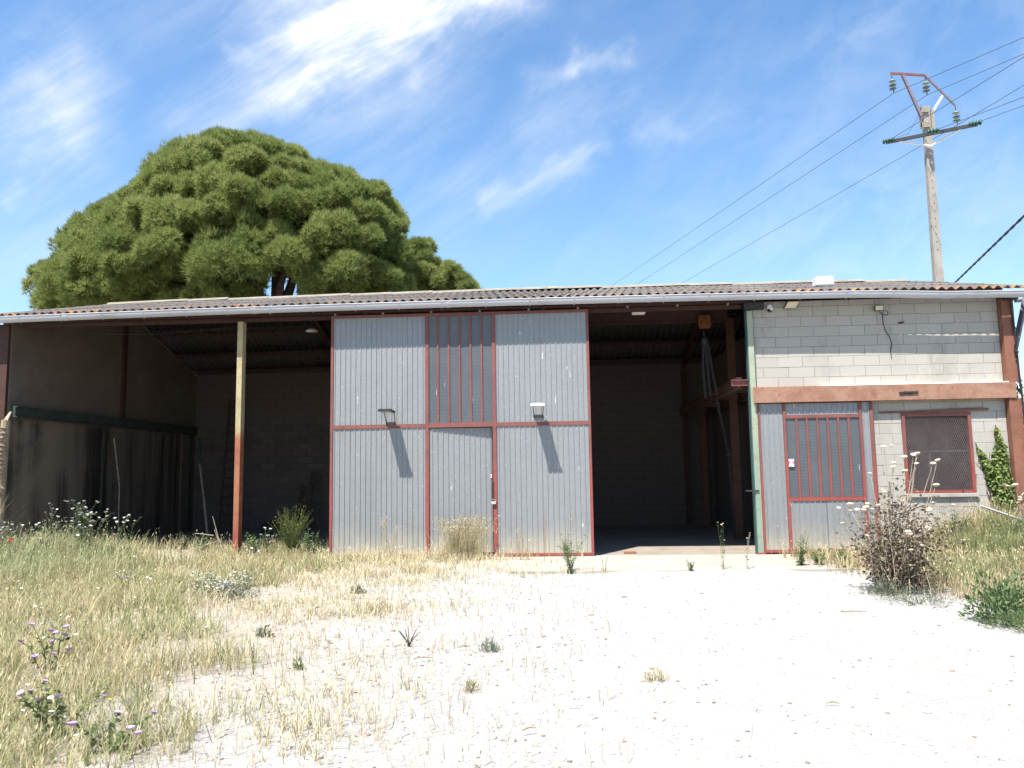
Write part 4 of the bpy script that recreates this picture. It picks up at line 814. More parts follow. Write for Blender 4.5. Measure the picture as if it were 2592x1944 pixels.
# ---- pines behind the shed
def inside(poly, x, z):
    r = np.zeros(len(x), bool); n = len(poly)
    for i in range(n):
        (x0, z0), (x1, z1) = poly[i], poly[(i+1) % n]
        c = ((z0 > z) != (z1 > z)) & (x < (x1-x0)*(z-z0)/(z1-z0+1e-12)+x0); r ^= c
    return r
def edge_dist(poly, x, z):
    d = np.full(len(x), 1e9); n = len(poly)
    for i in range(n):
        a, b = np.array(poly[i]), np.array(poly[(i+1) % n]); ab = b-a; t = np.clip(((x-a[0])*ab[0]+(z-a[1])*ab[1])/(ab@ab), 0, 1); d = np.minimum(d, np.hypot(x-a[0]-t*ab[0], z-a[1]-t*ab[1]))
    return d
def make_pine(label, base, outline, yc, depth, nclump, holes, rr, seed, forks, zlow):
    rng = np.random.default_rng(seed); t = empty('pine_tree', base, label, 'tree', 'pines behind the shed')
    xs, zs = [q[0] for q in outline], [q[1] for q in outline]; cl = []; tries = 0
    while len(cl) < nclump and tries < 30000:
        tries += 1; x, z = rng.uniform(min(xs), max(xs)), rng.uniform(min(zs), max(zs)); X, Z = np.array([x]), np.array([z])
        if not inside(outline, X, Z)[0]: continue
        e = edge_dist(outline, X, Z)[0]; r = (rr[0]+(rr[1]-rr[0])*rng.random()**1.5)*(1 if e > 1.2 else .8)
        q_ = rng.uniform(.62, .95)
        if e < r*q_: r = e/q_
        if r < .5: continue
        half = depth*math.sqrt(max(.03, 1-(1-min(e/(.5*depth), 1))**2))
        s = -1+2*rng.random() if rng.random() < .4 else -rng.uniform(.65, 1.0)
        y = yc+s*half*.85
        if any(math.hypot(x-hx, z-hz) < hr and s < .2 for hx, hz, hr in holes) or math.hypot(x+12.7, z-9.9) < 1.0+.55*r: continue
        k_ = (y+16)/(19+16); x, z, r = x*k_, 1.7+(z-1.7)*k_, r*k_
        if any((x-a)**2+(y-b)**2*1.1+(z-c)**2 < (.74*(r+q))**2 for a, b, c, q in cl): continue
        cl.append((x, y, z, r))
    parts = []
    for (x, y, z, r) in cl:
        tone0 = rng.normal(.42, .15); ns = int(10+7*r)
        for k in range(ns):
            u = rng.normal(size=3); u[2] = abs(u[2])*1.0-.25; u /= np.linalg.norm(u); rs = r*rng.uniform(.26, .46); px, py, pz = x+u[0]*r*.72, y+u[1]*r*.72, z+u[2]*r*.66
            n = int(330*rs**1.6)+20; v = rng.normal(size=(n, 3)); v[:, 2] += .55; v += u*.45; v /= np.linalg.norm(v, axis=1, keepdims=True)
            q = rng.uniform(.35, 1.0, n)**.5*(1+.25*np.sin(v[:, 0]*6+px*5)*np.sin(v[:, 1]*6+py*4)); c = np.stack([px+v[:, 0]*rs*q, py+v[:, 1]*rs*q, pz+v[:, 2]*rs*q*1.05], -1)
            K = 7; c = np.repeat(c, K, 0); m = n*K; d = np.repeat(v, K, 0)*.8+rng.normal(size=(m, 3))*.5; d[:, 2] += .45; d /= np.linalg.norm(d, axis=1, keepdims=True)
            L = rng.uniform(.15, .34, m)[:, None]; S = np.cross(d, rng.normal(size=(m, 3))); S /= np.linalg.norm(S, axis=1, keepdims=True); w = rng.uniform(.010, .018, m)[:, None]
            V = np.stack([c-S*w, c+S*w, c+d*L], 1).reshape(-1, 3); F = np.arange(m*3).reshape(-1, 3)
            tb = np.clip(tone0+rng.normal(0, .06)+np.repeat(rng.normal(0, .12, n), K)+.22*np.repeat(v[:, 2], K), 0, 1); parts.append((V, F, np.repeat(tb, 3)))  # up-facing tufts toned lighter: lit tops of the clumps put into the colour
    put('crown', cat_(parts), G['pine'], t)
    b = MB(); bx, by, bz = base; tops = forks
    b.tube([(bx, by, -.3), (bx+.1, by, 3), (bx-.05, by-.1, 5.5), (bx+.1, by, zlow)], [.62, .52, .45, .40], 10); b.build('trunk', G['bark'], t, True)
    for fx, fy, fz in tops:
        b = MB(); p0 = Vector((bx+.05, by, zlow-.6)); p3 = Vector((fx, fy, fz)); mid = p0.lerp(p3, .5)+Vector((rng.normal()*.3, rng.normal()*.3, .4)); b.tube([p0, p0.lerp(mid, .5)+Vector((0, 0, .15)), mid, p3], [.30, .24, .18, .07], 8); b.build('limb', G['bark'], t, True)
    b = MB(); hub = Vector((bx, by, zlow+.5))
    for i in rng.choice(len(cl), min(70, len(cl)), replace=False):
        x, y, z, r = cl[i]; p = Vector((x, y, z)); s = hub.lerp(p, .35)+Vector((0, 0, .5)); b.tube([s, s.lerp(p, .6)+Vector((rng.normal()*.2, rng.normal()*.2, .15)), p], [.075, .05, .02], 5)
    o = b.build('branches', G['bark'], t, True); tag(o, kind='stuff')
BIG = [(-24.88, 9.6), (-24.9, 10.6), (-24.6, 11.66), (-23.6, 11.9), (-23.2, 13.3), (-22.13, 14.4), (-21.0, 14.75), (-19.5, 15.9), (-18.6, 17.0), (-17.5, 17.65), (-15.93, 18.1), (-15.26, 18.25), (-13.9, 17.8), (-12.1, 17.2), (-10.78, 16.3), (-9.45, 15.65), (-7.92, 15.05), (-7.2, 13.6), (-6.95, 11.9), (-6.8, 10.5), (-7.0, 9.0), (-12.87, 8.6), (-18.8, 8.6), (-22.8, 8.6)]
BIG = [(x if x > -20 else -20+(x+20)*.95, 9+(z-9)*.955) for x, z in BIG]
make_pine('large domed dark green pine with a wide billowing crown behind the shed roof', (-13.2, 19.6, 0), BIG, 19.5, 6.5, 300, [(-14.1, 12.3, .75), (-12.9, 10.4, 1.0), (-16.7, 10.5, .7), (-18.3, 10.6, .9), (-8.6, 10.4, .6)], (.75, 2.15), 5,
          [(-16.5, 18.5, 14), (-13.9, 19.2, 15.5), (-11, 18.8, 13.5), (-19, 20, 12.5), (-9.3, 20, 11.5), (-14.5, 22, 14), (-11.8, 18, 11.8)], 8.6)
make_pine('small low pine crown to the right of the large domed pine', (-5.6, 22, 0), [(-8.6, 9.0), (-8.25, 10.6), (-7.3, 11.3), (-6.1, 12.4), (-5.1, 11.2), (-4.25, 10.75), (-3.6, 10.0), (-3.7, 9.0)], 20.5, 2.2, 60, [], (.55, .95), 9, [(-6.2, 20.5, 11), (-4.6, 20.5, 9.8), (-7.4, 20.5, 9.8)], 7.0)

# ---- grasses
def polyfn(pts):
    ys = np.array([p[1] for p in pts]); xs = np.array([p[0] for p in pts]); o = np.argsort(ys); return lambda y: np.interp(y, ys[o], xs[o])
edgeL = polyfn([(-2.35, -11.6), (-2.75, -10.4), (-3.3, -9.0), (-4.0, -8.1), (-4.55, -6.9), (-4.9, -5.4), (-4.8, -3.6), (-4.4, -1.7), (-4.75, 0), (-4.9, 1.5)])
def vnoise(x, y, f, seed=0):
    return (np.sin(x*f*1.7+seed)*np.sin(y*f*1.3+seed*2.1)+np.sin(x*f*.9-y*f*1.9+seed*.7)*.8+np.sin(x*f*3.1+y*f*2.3+seed*1.9)*.5)/2.3*.5+.5
def scatter(n, x0, x1, y0, y1, keep, rng, tuft=0., cell=.17):
    x, y = rng.uniform(x0, x1, n), rng.uniform(y0, y1, n); k = rng.random(n) < keep(x, y); x, y = x[k], y[k]
    if tuft:
        i, j = np.floor(x/cell), np.floor(y/cell); h = lambda a: np.mod(np.sin(i*127.1+j*311.7+a)*43758.5453, 1.); t = tuft*rng.uniform(.3, 1.25, len(x))*(rng.random(len(x)) < .8); x = x+((i+h(0))*cell-x)*t; y = y+((j+h(5))*cell-y)*t
    return np.stack([x, y, gz(x, y)-.01], -1)
sm = lambda t, a, b: np.clip((t-a)/(b-a), 0, 1)
def dens_left(x, y):
    e = edgeL(y)-x+(vnoise(x, y, 1.7, 4)-.5)*1.3; d = sm(e, -.45, .8); d = d*np.where(y > .25, sm(1.5-y, 0, .6)*.5, 1)
    bare = sm((-(y)), .1, -.2)*0
    path = np.exp(-((x+7.6)/1.2)**2-((y+.5)/.95)**2); return d*(1-.97*path)
def dens_mid(x, y):     # strip at the foot of the door, dry patches on the gravel
    d = .9*np.exp(-((y+.75)/.45)**2)*sm(-.95-x, 0, .8)*sm(x+4.9, 0, .3)+.75*np.exp(-((x+3.2)/1.5)**2-((y+2.1)/.9)**2)+.7*np.exp(-((x+3.5)/1.1)**2-((y+5.9)/.8)**2)+.45*np.exp(-((x+2.3)/.8)**2-((y+3.6)/.9)**2)
    d = d+.65*np.exp(-((x+1.7)/.42)**2-((y+10.6)/.9)**2)+.30*np.exp(-((x+2.2)/.7)**2-((y+9.2)/.9)**2)+.16*np.exp(-((x+1.4)/1.3)**2-((y+10)/2.2)**2)
    d = d+.4*np.exp(-((x+.5)/.8)**2-((y+2.5)/.25)**2)+.55*np.exp(-((x+4.0)/1.2)**2-((y+3.4)/.7)**2)+.6*np.exp(-((x+2.6)/1.3)**2-((y+6.0)/.55)**2)+.35*np.exp(-((x+2.9)/.6)**2-((y+8.0)/.5)**2)+.05*sm(.9-x, 0, 1.5)
    return np.clip(d*(.15+1.5*vnoise(x, y, 2.6, 3)**2), 0, 1)
edgeR = polyfn([(4.1, -1.3), (4.35, -2.3), (4.5, -3.6), (4.5, -4.6), (4.85, -5.6), (5.1, -6.6), (4.6, -7.4)])
def dens_right(x, y): return sm(x-edgeR(y), -.15, .9)*np.where((x < 6.2), sm(-.18-y, 0, .25), sm(-.12-y, 0, .1))*np.where(y < -6.2, .35, 1)
def make_grass():
    r = np.random.default_rng(21); dist = lambda P: np.hypot(P[:, 0], P[:, 1]+16)
    def W(P, k=1): return (.0030+.00042*dist(P))*k*r.uniform(.6, 1.4, len(P))
    near = lambda x, y: np.where(np.hypot(x, y+16) < 9.5, 1.0, .62)
    P = scatter(150000, -13, -2, -12, 1.6, lambda x, y: dens_left(x, y)*near(x, y)*(.15+.85*sm(vnoise(x, y, 2.1, 1)*.6+vnoise(x, y, 1.1, 1)*.4, .25, .65)), r, .8)
    H = (.16+.17*vnoise(P[:, 0], P[:, 1], .8, 4)+.13*np.exp(-((P[:, 0]+9.8)/2)**2-((P[:, 1]+1.5)/1.6)**2))*r.uniform(.45, 1.25, len(P)); put('dry_grass', blades(P, H, W(P), .95, r, head=.30, hw=.0055, hl=.042), G['straw'], kind='stuff')
    P = scatter(150000, -13, -2, -12, 1.0, lambda x, y: dens_left(x, y)*near(x, y)*sm(vnoise(x, y, .9, 8)*.6+vnoise(x, y, 2.7, 3)*.4, .30, .60), r, .75, .21)
    H = (.12+.16*vnoise(P[:, 0], P[:, 1], .9, 2))*r.uniform(.5, 1.25, len(P)); put('green_grass', blades(P, H, W(P, 1.25), 1.1, r), G['green'], kind='stuff')
    P = scatter(150000, -5.6, 2.5, -12, .3, dens_mid, r, .85, .14); H = (.07+.13*vnoise(P[:, 0], P[:, 1], 1.6, 5)+.10*np.exp(-((P[:, 1]+.8)/.6)**2))*r.uniform(.4, 1.3, len(P)); put('dry_grass', blades(P, H, W(P, .9), .8, r, head=.25, hw=.006, hl=.04), G['straw_pale'], kind='stuff')
    P = scatter(60000, 3.8, 9.5, -8, 0, lambda x, y: dens_right(x, y)*(.3+.7*vnoise(x, y, 1.9, 6)), r, .75); H = (.12+.25*vnoise(P[:, 0], P[:, 1], 1.1, 7))*r.uniform(.45, 1.3, len(P))*(1+.7*sm(P[:, 0], 6.4, 8)); put('dry_grass', blades(P, H, W(P), .55, r, head=.25, hw=.007, hl=.05), G['straw'], kind='stuff')
    P = scatter(60000, 4.6, 9.5, -7, 0, lambda x, y: dens_right(x-.4, y)*sm(vnoise(x, y, 1.2, 9)+.12*(x-6), .35, .75), r); H = (.14+.24*vnoise(P[:, 0], P[:, 1], 1.3, 3))*r.uniform(.5, 1.3, len(P))*(1+.6*sm(P[:, 0], 6.4, 8)); put('green_grass', blades(P, H, W(P, 1.3), .6, r), G['green'], kind='stuff')
    P = scatter(26000, -12.5, -5, -6, .4, lambda x, y: (1-.95*np.exp(-((x+7.6)/1.2)**2-((y+.5)/.95)**2))*np.exp(-((x+9.8)/1.9)**2-((y+2.6)/1.8)**2)*(.3+.7*vnoise(x, y, 1.6, 14)), r); H = r.uniform(.25, .62, len(P)); put('green_grass', blades(P, H, W(P, 1.2), .8, r, head=.35, hw=.008, hl=.06), G['green_pale'], kind='stuff')
    # flat litter and seedlings over the bare ground
    P = scatter(60000, -6, 4, -12, -1.5, lambda x, y: (.10+.5*sm(-x, -1.0, 3.0))*vnoise(x, y, 2.2, 5)**2*.35, r); n = len(P); a = r.uniform(0, 6.28, n); D = np.stack([np.cos(a), np.sin(a), r.uniform(.0, .12, n)], -1); P[:, 2] += .014
    put('straw_litter', leaves(P, D, r.uniform(.03, .11, n), r.uniform(.003, .008, n), r), G['straw'], kind='stuff')
    # wild flowers standing in the grass: small stalks with flat white heads, and yellow ones
    def heads(P, rad_, rng, hh):
        n = len(P); K = 7; c = P+np.stack([rng.normal(0, .03, n), rng.normal(0, .03, n), hh], -1); tx = rng.normal(0, .25, (n, 2)); V = [c]
        for k in range(K): th = 2*np.pi*k/K; rr = rad_*rng.uniform(.75, 1.1, n); V.append(c+np.stack([np.cos(th)*rr, np.sin(th)*rr, rr*(tx[:, 0]*np.cos(th)+tx[:, 1]*np.sin(th))+.15*rr], -1))
        V = np.stack(V, 1).reshape(-1, 3); b = np.arange(n)[:, None]*(K+1); F = np.concatenate([b+np.array([[0, 1+k, 1+(k+1) % K]]) for k in range(K)]); return V, F, np.repeat(rng.random(n), K+1)
    def flowers(nm, n, x0, x1, y0, y1, keep, rad_, m, h0, h1):
        P = scatter(n, x0, x1, y0, y1, keep, r); h = r.uniform(h0, h1, len(P)); put(nm, heads(P, r.uniform(*rad_, len(P)), r, h), m, kind='stuff')
    wl = lambda x, y: dens_left(x, y)*sm(vnoise(x, y, 1.3, 12), .35, .8)
    flowers('white_wildflowers', 900, -12, -2.4, -11.5, .5, wl, (.010, .022), G['petal'], .2, .42)
    flowers('yellow_wildflowers', 420, -10, -2, -11.5, -1, wl, (.008, .016), G['yellow'], .16, .36)
    flowers('white_wildflowers', 30, 4.6, 9, -5, -.5, lambda x, y: dens_right(x, y), (.010, .02), G['umbel'], .2, .5)
    # pebbles and brown litter
    ico = [(0, 0, -.5), (.72, -.53, -.2), (-.28, -.85, -.2), (-.9, 0, -.2), (-.28, .85, -.2), (.72, .53, -.2), (.28, -.85, .22), (-.72, -.53, .22), (-.72, .53, .22), (.28, .85, .22), (.9, 0, .22), (0, 0, .5)]
    icf = [(0, 2, 1), (1, 5, 0), (0, 3, 2), (0, 4, 3), (0, 5, 4), (1, 10, 5), (2, 6, 1), (3, 7, 2), (4, 8, 3), (5, 9, 4), (1, 6, 10), (2, 7, 6), (3, 8, 7), (4, 9, 8), (5, 10, 9), (11, 10, 6), (11, 6, 7), (11, 7, 8), (11, 8, 9), (11, 9, 10)]
    def stones(nm, P, s, flat, m):
        n = len(P); a = r.uniform(0, 6.28, n)[:, None]; I = np.array(ico)[None]*(s[:, None, None]*r.uniform(.6, 1.3, (n, 1, 3)))*np.array([1, 1, flat]); I = I*r.uniform(.8, 1.2, (n, 12, 1)); x = I[..., 0]*np.cos(a)-I[..., 1]*np.sin(a); y = I[..., 0]*np.sin(a)+I[..., 1]*np.cos(a)
        V = (np.stack([x, y, I[..., 2]], -1)+P[:, None, :]).reshape(-1, 3); F = (np.arange(n)[:, None, None]*12+np.array(icf)[None]).reshape(-1, 3); put(nm, (V, F, np.repeat(r.random(n), 12)), m, kind='stuff')
    P = scatter(42000, -6, 7, -13, -2.6, lambda x, y: .15+.5*vnoise(x, y, 1.5, 2)*sm(-y, 3, 9), r); P[:, 2] += .012; stones('gravel_stones', P, r.uniform(.005, .013, len(P))*(1+1.3*(r.random(len(P)) > .96)), .7, G['stone'])
    P = scatter(6500, -5, 5, -12, -2.5, lambda x, y: (.14+.6*np.exp(-((x+1.0)/1.1)**2-((y+7.9)/1.0)**2)+.35*sm(-x, -.5, 2.5))*(.3+.7*vnoise(x, y, 3, 1)), r); P[:, 2] += .014; stones('bark_litter', P, r.uniform(.006, .018, len(P))*(1+1.3*(r.random(len(P)) > .95)), .4, G['chip'])
make_grass()

# ---- single plants
def stemmed(name, x, y, h, spread, nst, label, cat, stem_m='green', leaf_m='leaf', leaf_n=14, L=(.04, .09), Wd=.4, up=.3, lz=(.05, .95), flower=None, fl_n=2, fr=(.012, .022), cup=.25, group=None, seed=1, r0=.006, lean=0., zoff=0, tip=None, branch=0, shape='flat'):
    r = np.random.default_rng(seed); z0 = float(gz(x, y))-.02+zoff; t = empty(name, (x, y, z0), label, cat, group); b = MB(); LP, LD, LL = [], [], []; FP = []; FN = []
    for s in range(nst):
        a = r.uniform(0, 6.28); hh = h*r.uniform(.6, 1.0) if nst > 1 else h; sp = spread*r.uniform(.25, 1); px, py = x+math.cos(a)*spread*.18*r.random(), y+math.sin(a)*spread*.18*r.random()
        pts = [Vector((px+math.cos(a)*sp*f**1.4+lean*hh*f*f+r.normal(0, .008), py+math.sin(a)*sp*f**1.4+r.normal(0, .008), z0+hh*f)) for f in (0, .3, .55, .8, 1)]
        b.tube(pts, [r0, r0*.9, r0*.75, r0*.6, r0*.4], 5, False); cur = lambda f: pts[min(int(f*4), 3)].lerp(pts[min(int(f*4), 3)+1], f*4-min(int(f*4), 3))
        ends = [(pts[-1], 1.)]
        for k in range(branch):
            f = r.uniform(.35, .9); p = cur(f); q = r.uniform(0, 6.28); l = h*r.uniform(.12, .28); e = p+Vector((math.cos(q)*l*.6, math.sin(q)*l*.6, l*.8)); b.tube([p, p.lerp(e, .5)+Vector((math.cos(q)*l*.1, math.sin(q)*l*.1, 0)), e], [r0*.5, r0*.45, r0*.3], 4, False); ends.append((e, .7))
        for k in range(leaf_n):
            f = r.uniform(*lz); p = cur(f); q = r.uniform(0, 6.28); LP.append(p); LD.append((math.cos(q), math.sin(q), up+r.normal(0, .3))); LL.append(r.uniform(*L)*(1.15-.6*f))
        for e, k in ends[1:]:
            for _ in range(max(2, leaf_n//6)): q = r.uniform(0, 6.28); LP.append(e-Vector((0, 0, r.uniform(0, .06)))); LD.append((math.cos(q), math.sin(q), up)); LL.append(r.uniform(*L)*.7)
        if flower:
            for e, k in ends[:max(1, fl_n)]: FP.append(e); FN.append(k)
    b.build('stems', G[stem_m], t)
    if LP:
        o = put('foliage', leaves(np.array([tuple(p) for p in LP]), np.array(LD), np.array(LL), np.array(LL)*Wd, r), G[leaf_m], t)
    for e, k in zip(FP, FN):
        R = r.uniform(*fr)*(.8+.3*k); q = MB(); n = 9; tx, ty = r.normal(0, .18), r.normal(0, .18)
        ring = lambda rr, zz: [(e.x+rr*math.cos(6.283*i/n), e.y+rr*math.sin(6.283*i/n), e.z+zz+rr*(tx*math.cos(6.283*i/n)+ty*math.sin(6.283*i/n))) for i in range(n)]
        if shape == 'dome': vs = ring(R*.25, -R*.3)+ring(R*.95, -R*.12)+ring(R, R*.02)+ring(R*.6, R*.30)+[(e.x, e.y, e.z+R*.38)]
        else: vs = ring(R*.2, -R*.5)+ring(R*.8, -R*.1)+ring(R, cup*R)+ring(R*.45, R*.08)+[(e.x, e.y, e.z+R*.05)]
        fs = [(a_*n+i, a_*n+(i+1) % n, (a_+1)*n+(i+1) % n, (a_+1)*n+i) for a_ in range(3) for i in range(n)]+[(3*n+i, 3*n+(i+1) % n, 4*n) for i in range(n)]
        q.add(vs, fs); o = q.build('flower_head', G[flower], t); a_ = o.data.attributes.new('tone', 'FLOAT', 'POINT'); a_.data.foreach_set('value', np.clip(r.normal(.55, .25)+r.normal(0, .1, len(vs)), 0, 1).astype(np.float32))
    return t
def bushy(name, x, y, h, w, label, cat, leaf_m, n=900, L=(.03, .06), Wd=.35, up=.5, stems=10, stem_m='green', flower=None, fl=0, fr=.01, seed=1, group=None, core=.2, yw=None, zoff=0):
    r = np.random.default_rng(seed); z0 = float(gz(x, y))-.02+zoff; t = empty(name, (x, y, z0), label, cat, group); b = MB(); u = r.normal(size=(n, 3)); u[:, 2] = np.abs(u[:, 2]); u /= np.linalg.norm(u, axis=1, keepdims=True); q = r.uniform(core, 1, n)**.5
    lob = 1+.22*np.sin(u[:, 0]*6+seed)+.18*np.sin(u[:, 1]*7+u[:, 2]*5+seed*2); P = np.stack([x+u[:, 0]*w*q*lob, y+u[:, 1]*(yw or w)*q*lob, z0+.01+u[:, 2]*h*q*lob], -1); D = u*.7+r.normal(size=(n, 3))*.5; D[:, 2] += up; Ls = r.uniform(*L, n)
    put('foliage', leaves(P, D, Ls, Ls*Wd, r), G[leaf_m], t)
    for i in r.choice(n, stems, replace=False): b.tube([(x, y, z0), tuple((np.array((x, y, z0))+P[i])/2+np.array((0, 0, .05*h))), tuple(P[i])], [.006, .005, .003], 5, False)
    b.build('stems', G[stem_m], t)
    if flower:
        k = [i for i in np.argsort(-u[:, 2]+r.normal(0, .25, n))[:fl*2]]; Pf = P[r.choice(k, fl, replace=False)]+np.array((0, 0, .03)); V = [Pf]; K = 6
        for j in range(K): th = 6.283*j/K; V.append(Pf+np.stack([np.cos(th)*fr*r.uniform(.8, 1.2, fl), np.sin(th)*fr*r.uniform(.8, 1.2, fl), np.full(fl, .15*fr)], -1))
        V = np.stack(V, 1).reshape(-1, 3); bb = np.arange(fl)[:, None]*(K+1); F = np.concatenate([bb+np.array([[0, 1+j, 1+(j+1) % K]]) for j in range(K)]); put('flowers', (V, F, np.repeat(r.random(fl), K+1)), G[flower], t, kind='stuff')
    return t
TH = 'white flowered thistles in the left bay weeds'
stemmed('thistle', -9.05, -1.3, 1.12, .38, 9, 'tallest white flowered thistle clump in front of the left bay', 'thistle', leaf_n=22, L=(.05, .12), Wd=.3, flower='petal', fl_n=5, fr=(.016, .03), branch=6, group=TH, seed=3, r0=.008, leaf_m='leaf_grey')
stemmed('thistle', -9.75, -1.4, .92, .30, 5, 'shorter white flowered thistle just left of the tallest thistle clump', 'thistle', leaf_n=16, L=(.05, .10), Wd=.3, flower='petal', fl_n=4, fr=(.016, .03), branch=4, group=TH, seed=4, leaf_m='leaf_grey')
stemmed('thistle', -8.35, -1.1, 1.0, .30, 3, 'thin separate thistle with three forked stems against the dark left bay', 'thistle', leaf_n=8, L=(.05, .10), Wd=.25, flower='petal', fl_n=3, fr=(.018, .032), branch=3, group=TH, seed=6, r0=.008, leaf_m='leaf_grey')
stemmed('white_flower_clump', -10.7, -1.6, .72, .45, 14, 'low clump crowded with small white flowers at the left edge of the shed', 'flowers', leaf_n=14, L=(.04, .09), Wd=.3, flower='petal', fl_n=4, fr=(.018, .03), branch=3, seed=8, leaf_m='leaf_grey')
stemmed('poppy', -10.15, -1.9, .55, .1, 3, 'little red poppy among white flowers near the left edge', 'flower', leaf_n=6, flower='red_petal', fl_n=1, fr=(.025, .035), seed=9)
# drooping wild oats beside the wooden post
def oats(x, y, h, n, label, seed, spread=.2, m='straw_pale', group=None, lean=0., nod=1., hl=.035):
    r = np.random.default_rng(seed); z0 = float(gz(x, y))-.02; t = empty('wild_oats', (x, y, z0), label, 'grass clump', group); b = MB(); P, D, L = [], [], []
    for s in range(n):
        a = r.uniform(0, 6.28); hh = h*r.uniform(.65, 1); sp = spread*r.uniform(.3, 1.1); px, py = x+r.normal(0, spread*.25), y+r.normal(0, spread*.15); pts = [Vector((px+(math.cos(a)*sp+lean*hh)*f**1.7, py+math.sin(a)*sp*f**1.7*.6, z0+hh*(f if f < .9 else .9+.08*nod*(f-.9)*10))) for f in (0, .3, .6, .8, .92, 1)]
        b.tube(pts, [.0035, .0032, .003, .0026, .002, .0015], 4, False)
        for k in range(7 if n > 30 else 12):
            f = r.uniform(.68, 1); i = 3 if f < .8 else (3 if f < .92 else 4); p = pts[i].lerp(pts[i+1], r.random()); off = Vector((r.normal(0, .03), r.normal(0, .02), r.uniform(-.05, .02))); P.append(tuple(p+off)); D.append((r.normal(0, .4), r.normal(0, .3), -.6 if nod > 0 else .7)); L.append(hl*r.uniform(.7, 1.4))
    b.build('stalks', G[m], t); q = np.array(P); put('seed_heads', leaves(q, np.array(D), np.array(L), np.array(L)*.32, r), G[m], t); rr = np.random.default_rng(seed+1); k = n*6
    Pb = np.stack([x+rr.normal(0, spread*.35, k), y+rr.normal(0, spread*.2, k), np.full(k, z0)], -1); put('blades', blades(Pb, h*rr.uniform(.25, .7, k), np.full(k, .008), .5, rr), G[m], t); return t
oats(-10.55, -2.0, 1.9, 7, 'tall drooping wild oats beside the weathered wooden post', 12, .22, hl=.06)
oats(-1.95, -.62, 1.02, 150, 'dense pale dry oat clump in front of the small door', 13, .55, nod=-1, lean=.08)
oats(-3.35, -.6, 1.05, 6, 'few tall thin oats before the left half of the sliding door', 14, .25, nod=-1)
oats(-.75, -.75, .75, 6, 'sparse thin oats right of the dense oat clump', 15, .3, nod=-1)
bushy('daisy_bush', -4.75, -5.0, .30, .52, 'grey green daisy bush covered in small white flowers on the gravel edge', 'bush', 'leaf_grey', 1500, (.03, .07), .22, .6, 12, flower='petal', fl=190, fr=.019, seed=5)
stemmed('broom_shrub', -5.55, .15, 1.05, .42, 60, 'upright green broom shrub with yellow flowers between post and sliding door', 'shrub', 'broom', 'broom', 30, (.03, .07), .14, 1.1, (.1, 1), 'yellow', 1, (.005, .011), seed=17, r0=.0045, branch=2)
WE = 'leafy green weeds along the front of the shed'
stemmed('green_weed', -6.25, -.25, .62, .22, 8, 'bright green leafy weed just right of the two-tone post', 'weed', leaf_n=22, L=(.07, .13), Wd=.4, seed=18, group=WE)
stemmed('green_weed', -5.05, -.2, .70, .2, 8, 'tall dark weed between broom shrub and sliding door', 'weed', leaf_n=22, L=(.06, .11), Wd=.4, seed=19, group=WE)
stemmed('green_weed', -4.82, -.4, .42, .2, 6, 'low leafy weed at the left foot of the sliding door', 'weed', leaf_n=18, L=(.05, .09), Wd=.4, seed=20, group=WE)
stemmed('green_weed', -7.3, -.1, .52, .3, 8, 'leafy weed under the dead branches left of the post', 'weed', leaf_n=18, L=(.06, .10), Wd=.5, seed=21, group=WE)
stemmed('green_weed', -7.75, -.1, .68, .12, 2, 'slender upright weed standing alone in the left bay opening', 'weed', leaf_n=22, L=(.06, .11), Wd=.2, seed=22, group=WE)
stemmed('white_campion', -5.98, -.1, .72, .16, 4, 'thin white flowers between green weed and broom shrub', 'flowers', leaf_n=8, L=(.05, .10), flower='petal', fl_n=2, fr=(.02, .032), branch=2, seed=23)
t = empty('dead_branches', (-7.0, -.2, .1), 'bleached dead branches leaning against the two-tone post', 'branches'); r_ = np.random.default_rng(4)
for p, q in (((-6.80, -.2, .1), (-7.10, -.15, .88)), ((-6.95, -.2, .1), (-7.06, -.15, .62)), ((-7.7, -.3, .12), (-6.95, -.2, .40)), ((-7.05, -.2, .5), (-7.45, -.2, .55)), ((-6.9, -.3, .08), (-7.5, -.35, .32))):
    b = MB(); p, q = Vector(p), Vector(q); m_ = p.lerp(q, .5)+Vector((r_.normal(0, .03), 0, r_.normal(0, .04))); b.tube([p, m_, q], [.010, .008, .004], 5); b.build('branch', G['pale_wood'], t)
stemmed('leafy_sprig', .12, -2.5, .80, .28, 9, 'slender green shrublet on the apron edge before the right half of the sliding door', 'weed', leaf_n=22, L=(.05, .10), Wd=.25, seed=25, branch=3)
stemmed('leafy_sprig', .68, -2.45, .36, .1, 2, 'tiny upright sprig right of the slender green shrublet', 'weed', leaf_n=10, L=(.04, .07), Wd=.25, seed=26)
stemmed('apron_seedling', 2.12, -2.42, .24, .1, 4, 'little round green seedling on the apron edge before the right bay', 'weed', leaf_n=20, L=(.03, .06), Wd=.5, seed=27)
stemmed('thin_flower_stalk', 2.66, -2.35, .82, .06, 4, 'thin flower stalks rising before the right doorway', 'weed', leaf_n=5, L=(.03, .06), flower='umbel', fl_n=1, fr=(.012, .018), seed=28, r0=.003)
stemmed('dry_flower_stalk', 3.05, -2.35, .66, .07, 2, 'brownish leafy stalk right of the thin flower stalks', 'weed', 'pale_wood', 'leaf_grey', 18, (.03, .06), .35, flower='umbel', fl_n=2, fr=(.012, .02), branch=1, seed=29, r0=.004)
OW = 'green weeds at the foot of the office door'
stemmed('office_weed', 4.05, -1.9, .66, .16, 7, 'tallest green weed at the foot of the office door', 'weed', leaf_n=26, L=(.05, .10), Wd=.3, seed=31, group=OW)
stemmed('office_weed', 4.40, -1.85, .40, .15, 8, 'middle leafy weed at the foot of the office door', 'weed', leaf_n=24, L=(.05, .10), Wd=.35, seed=32, group=OW)
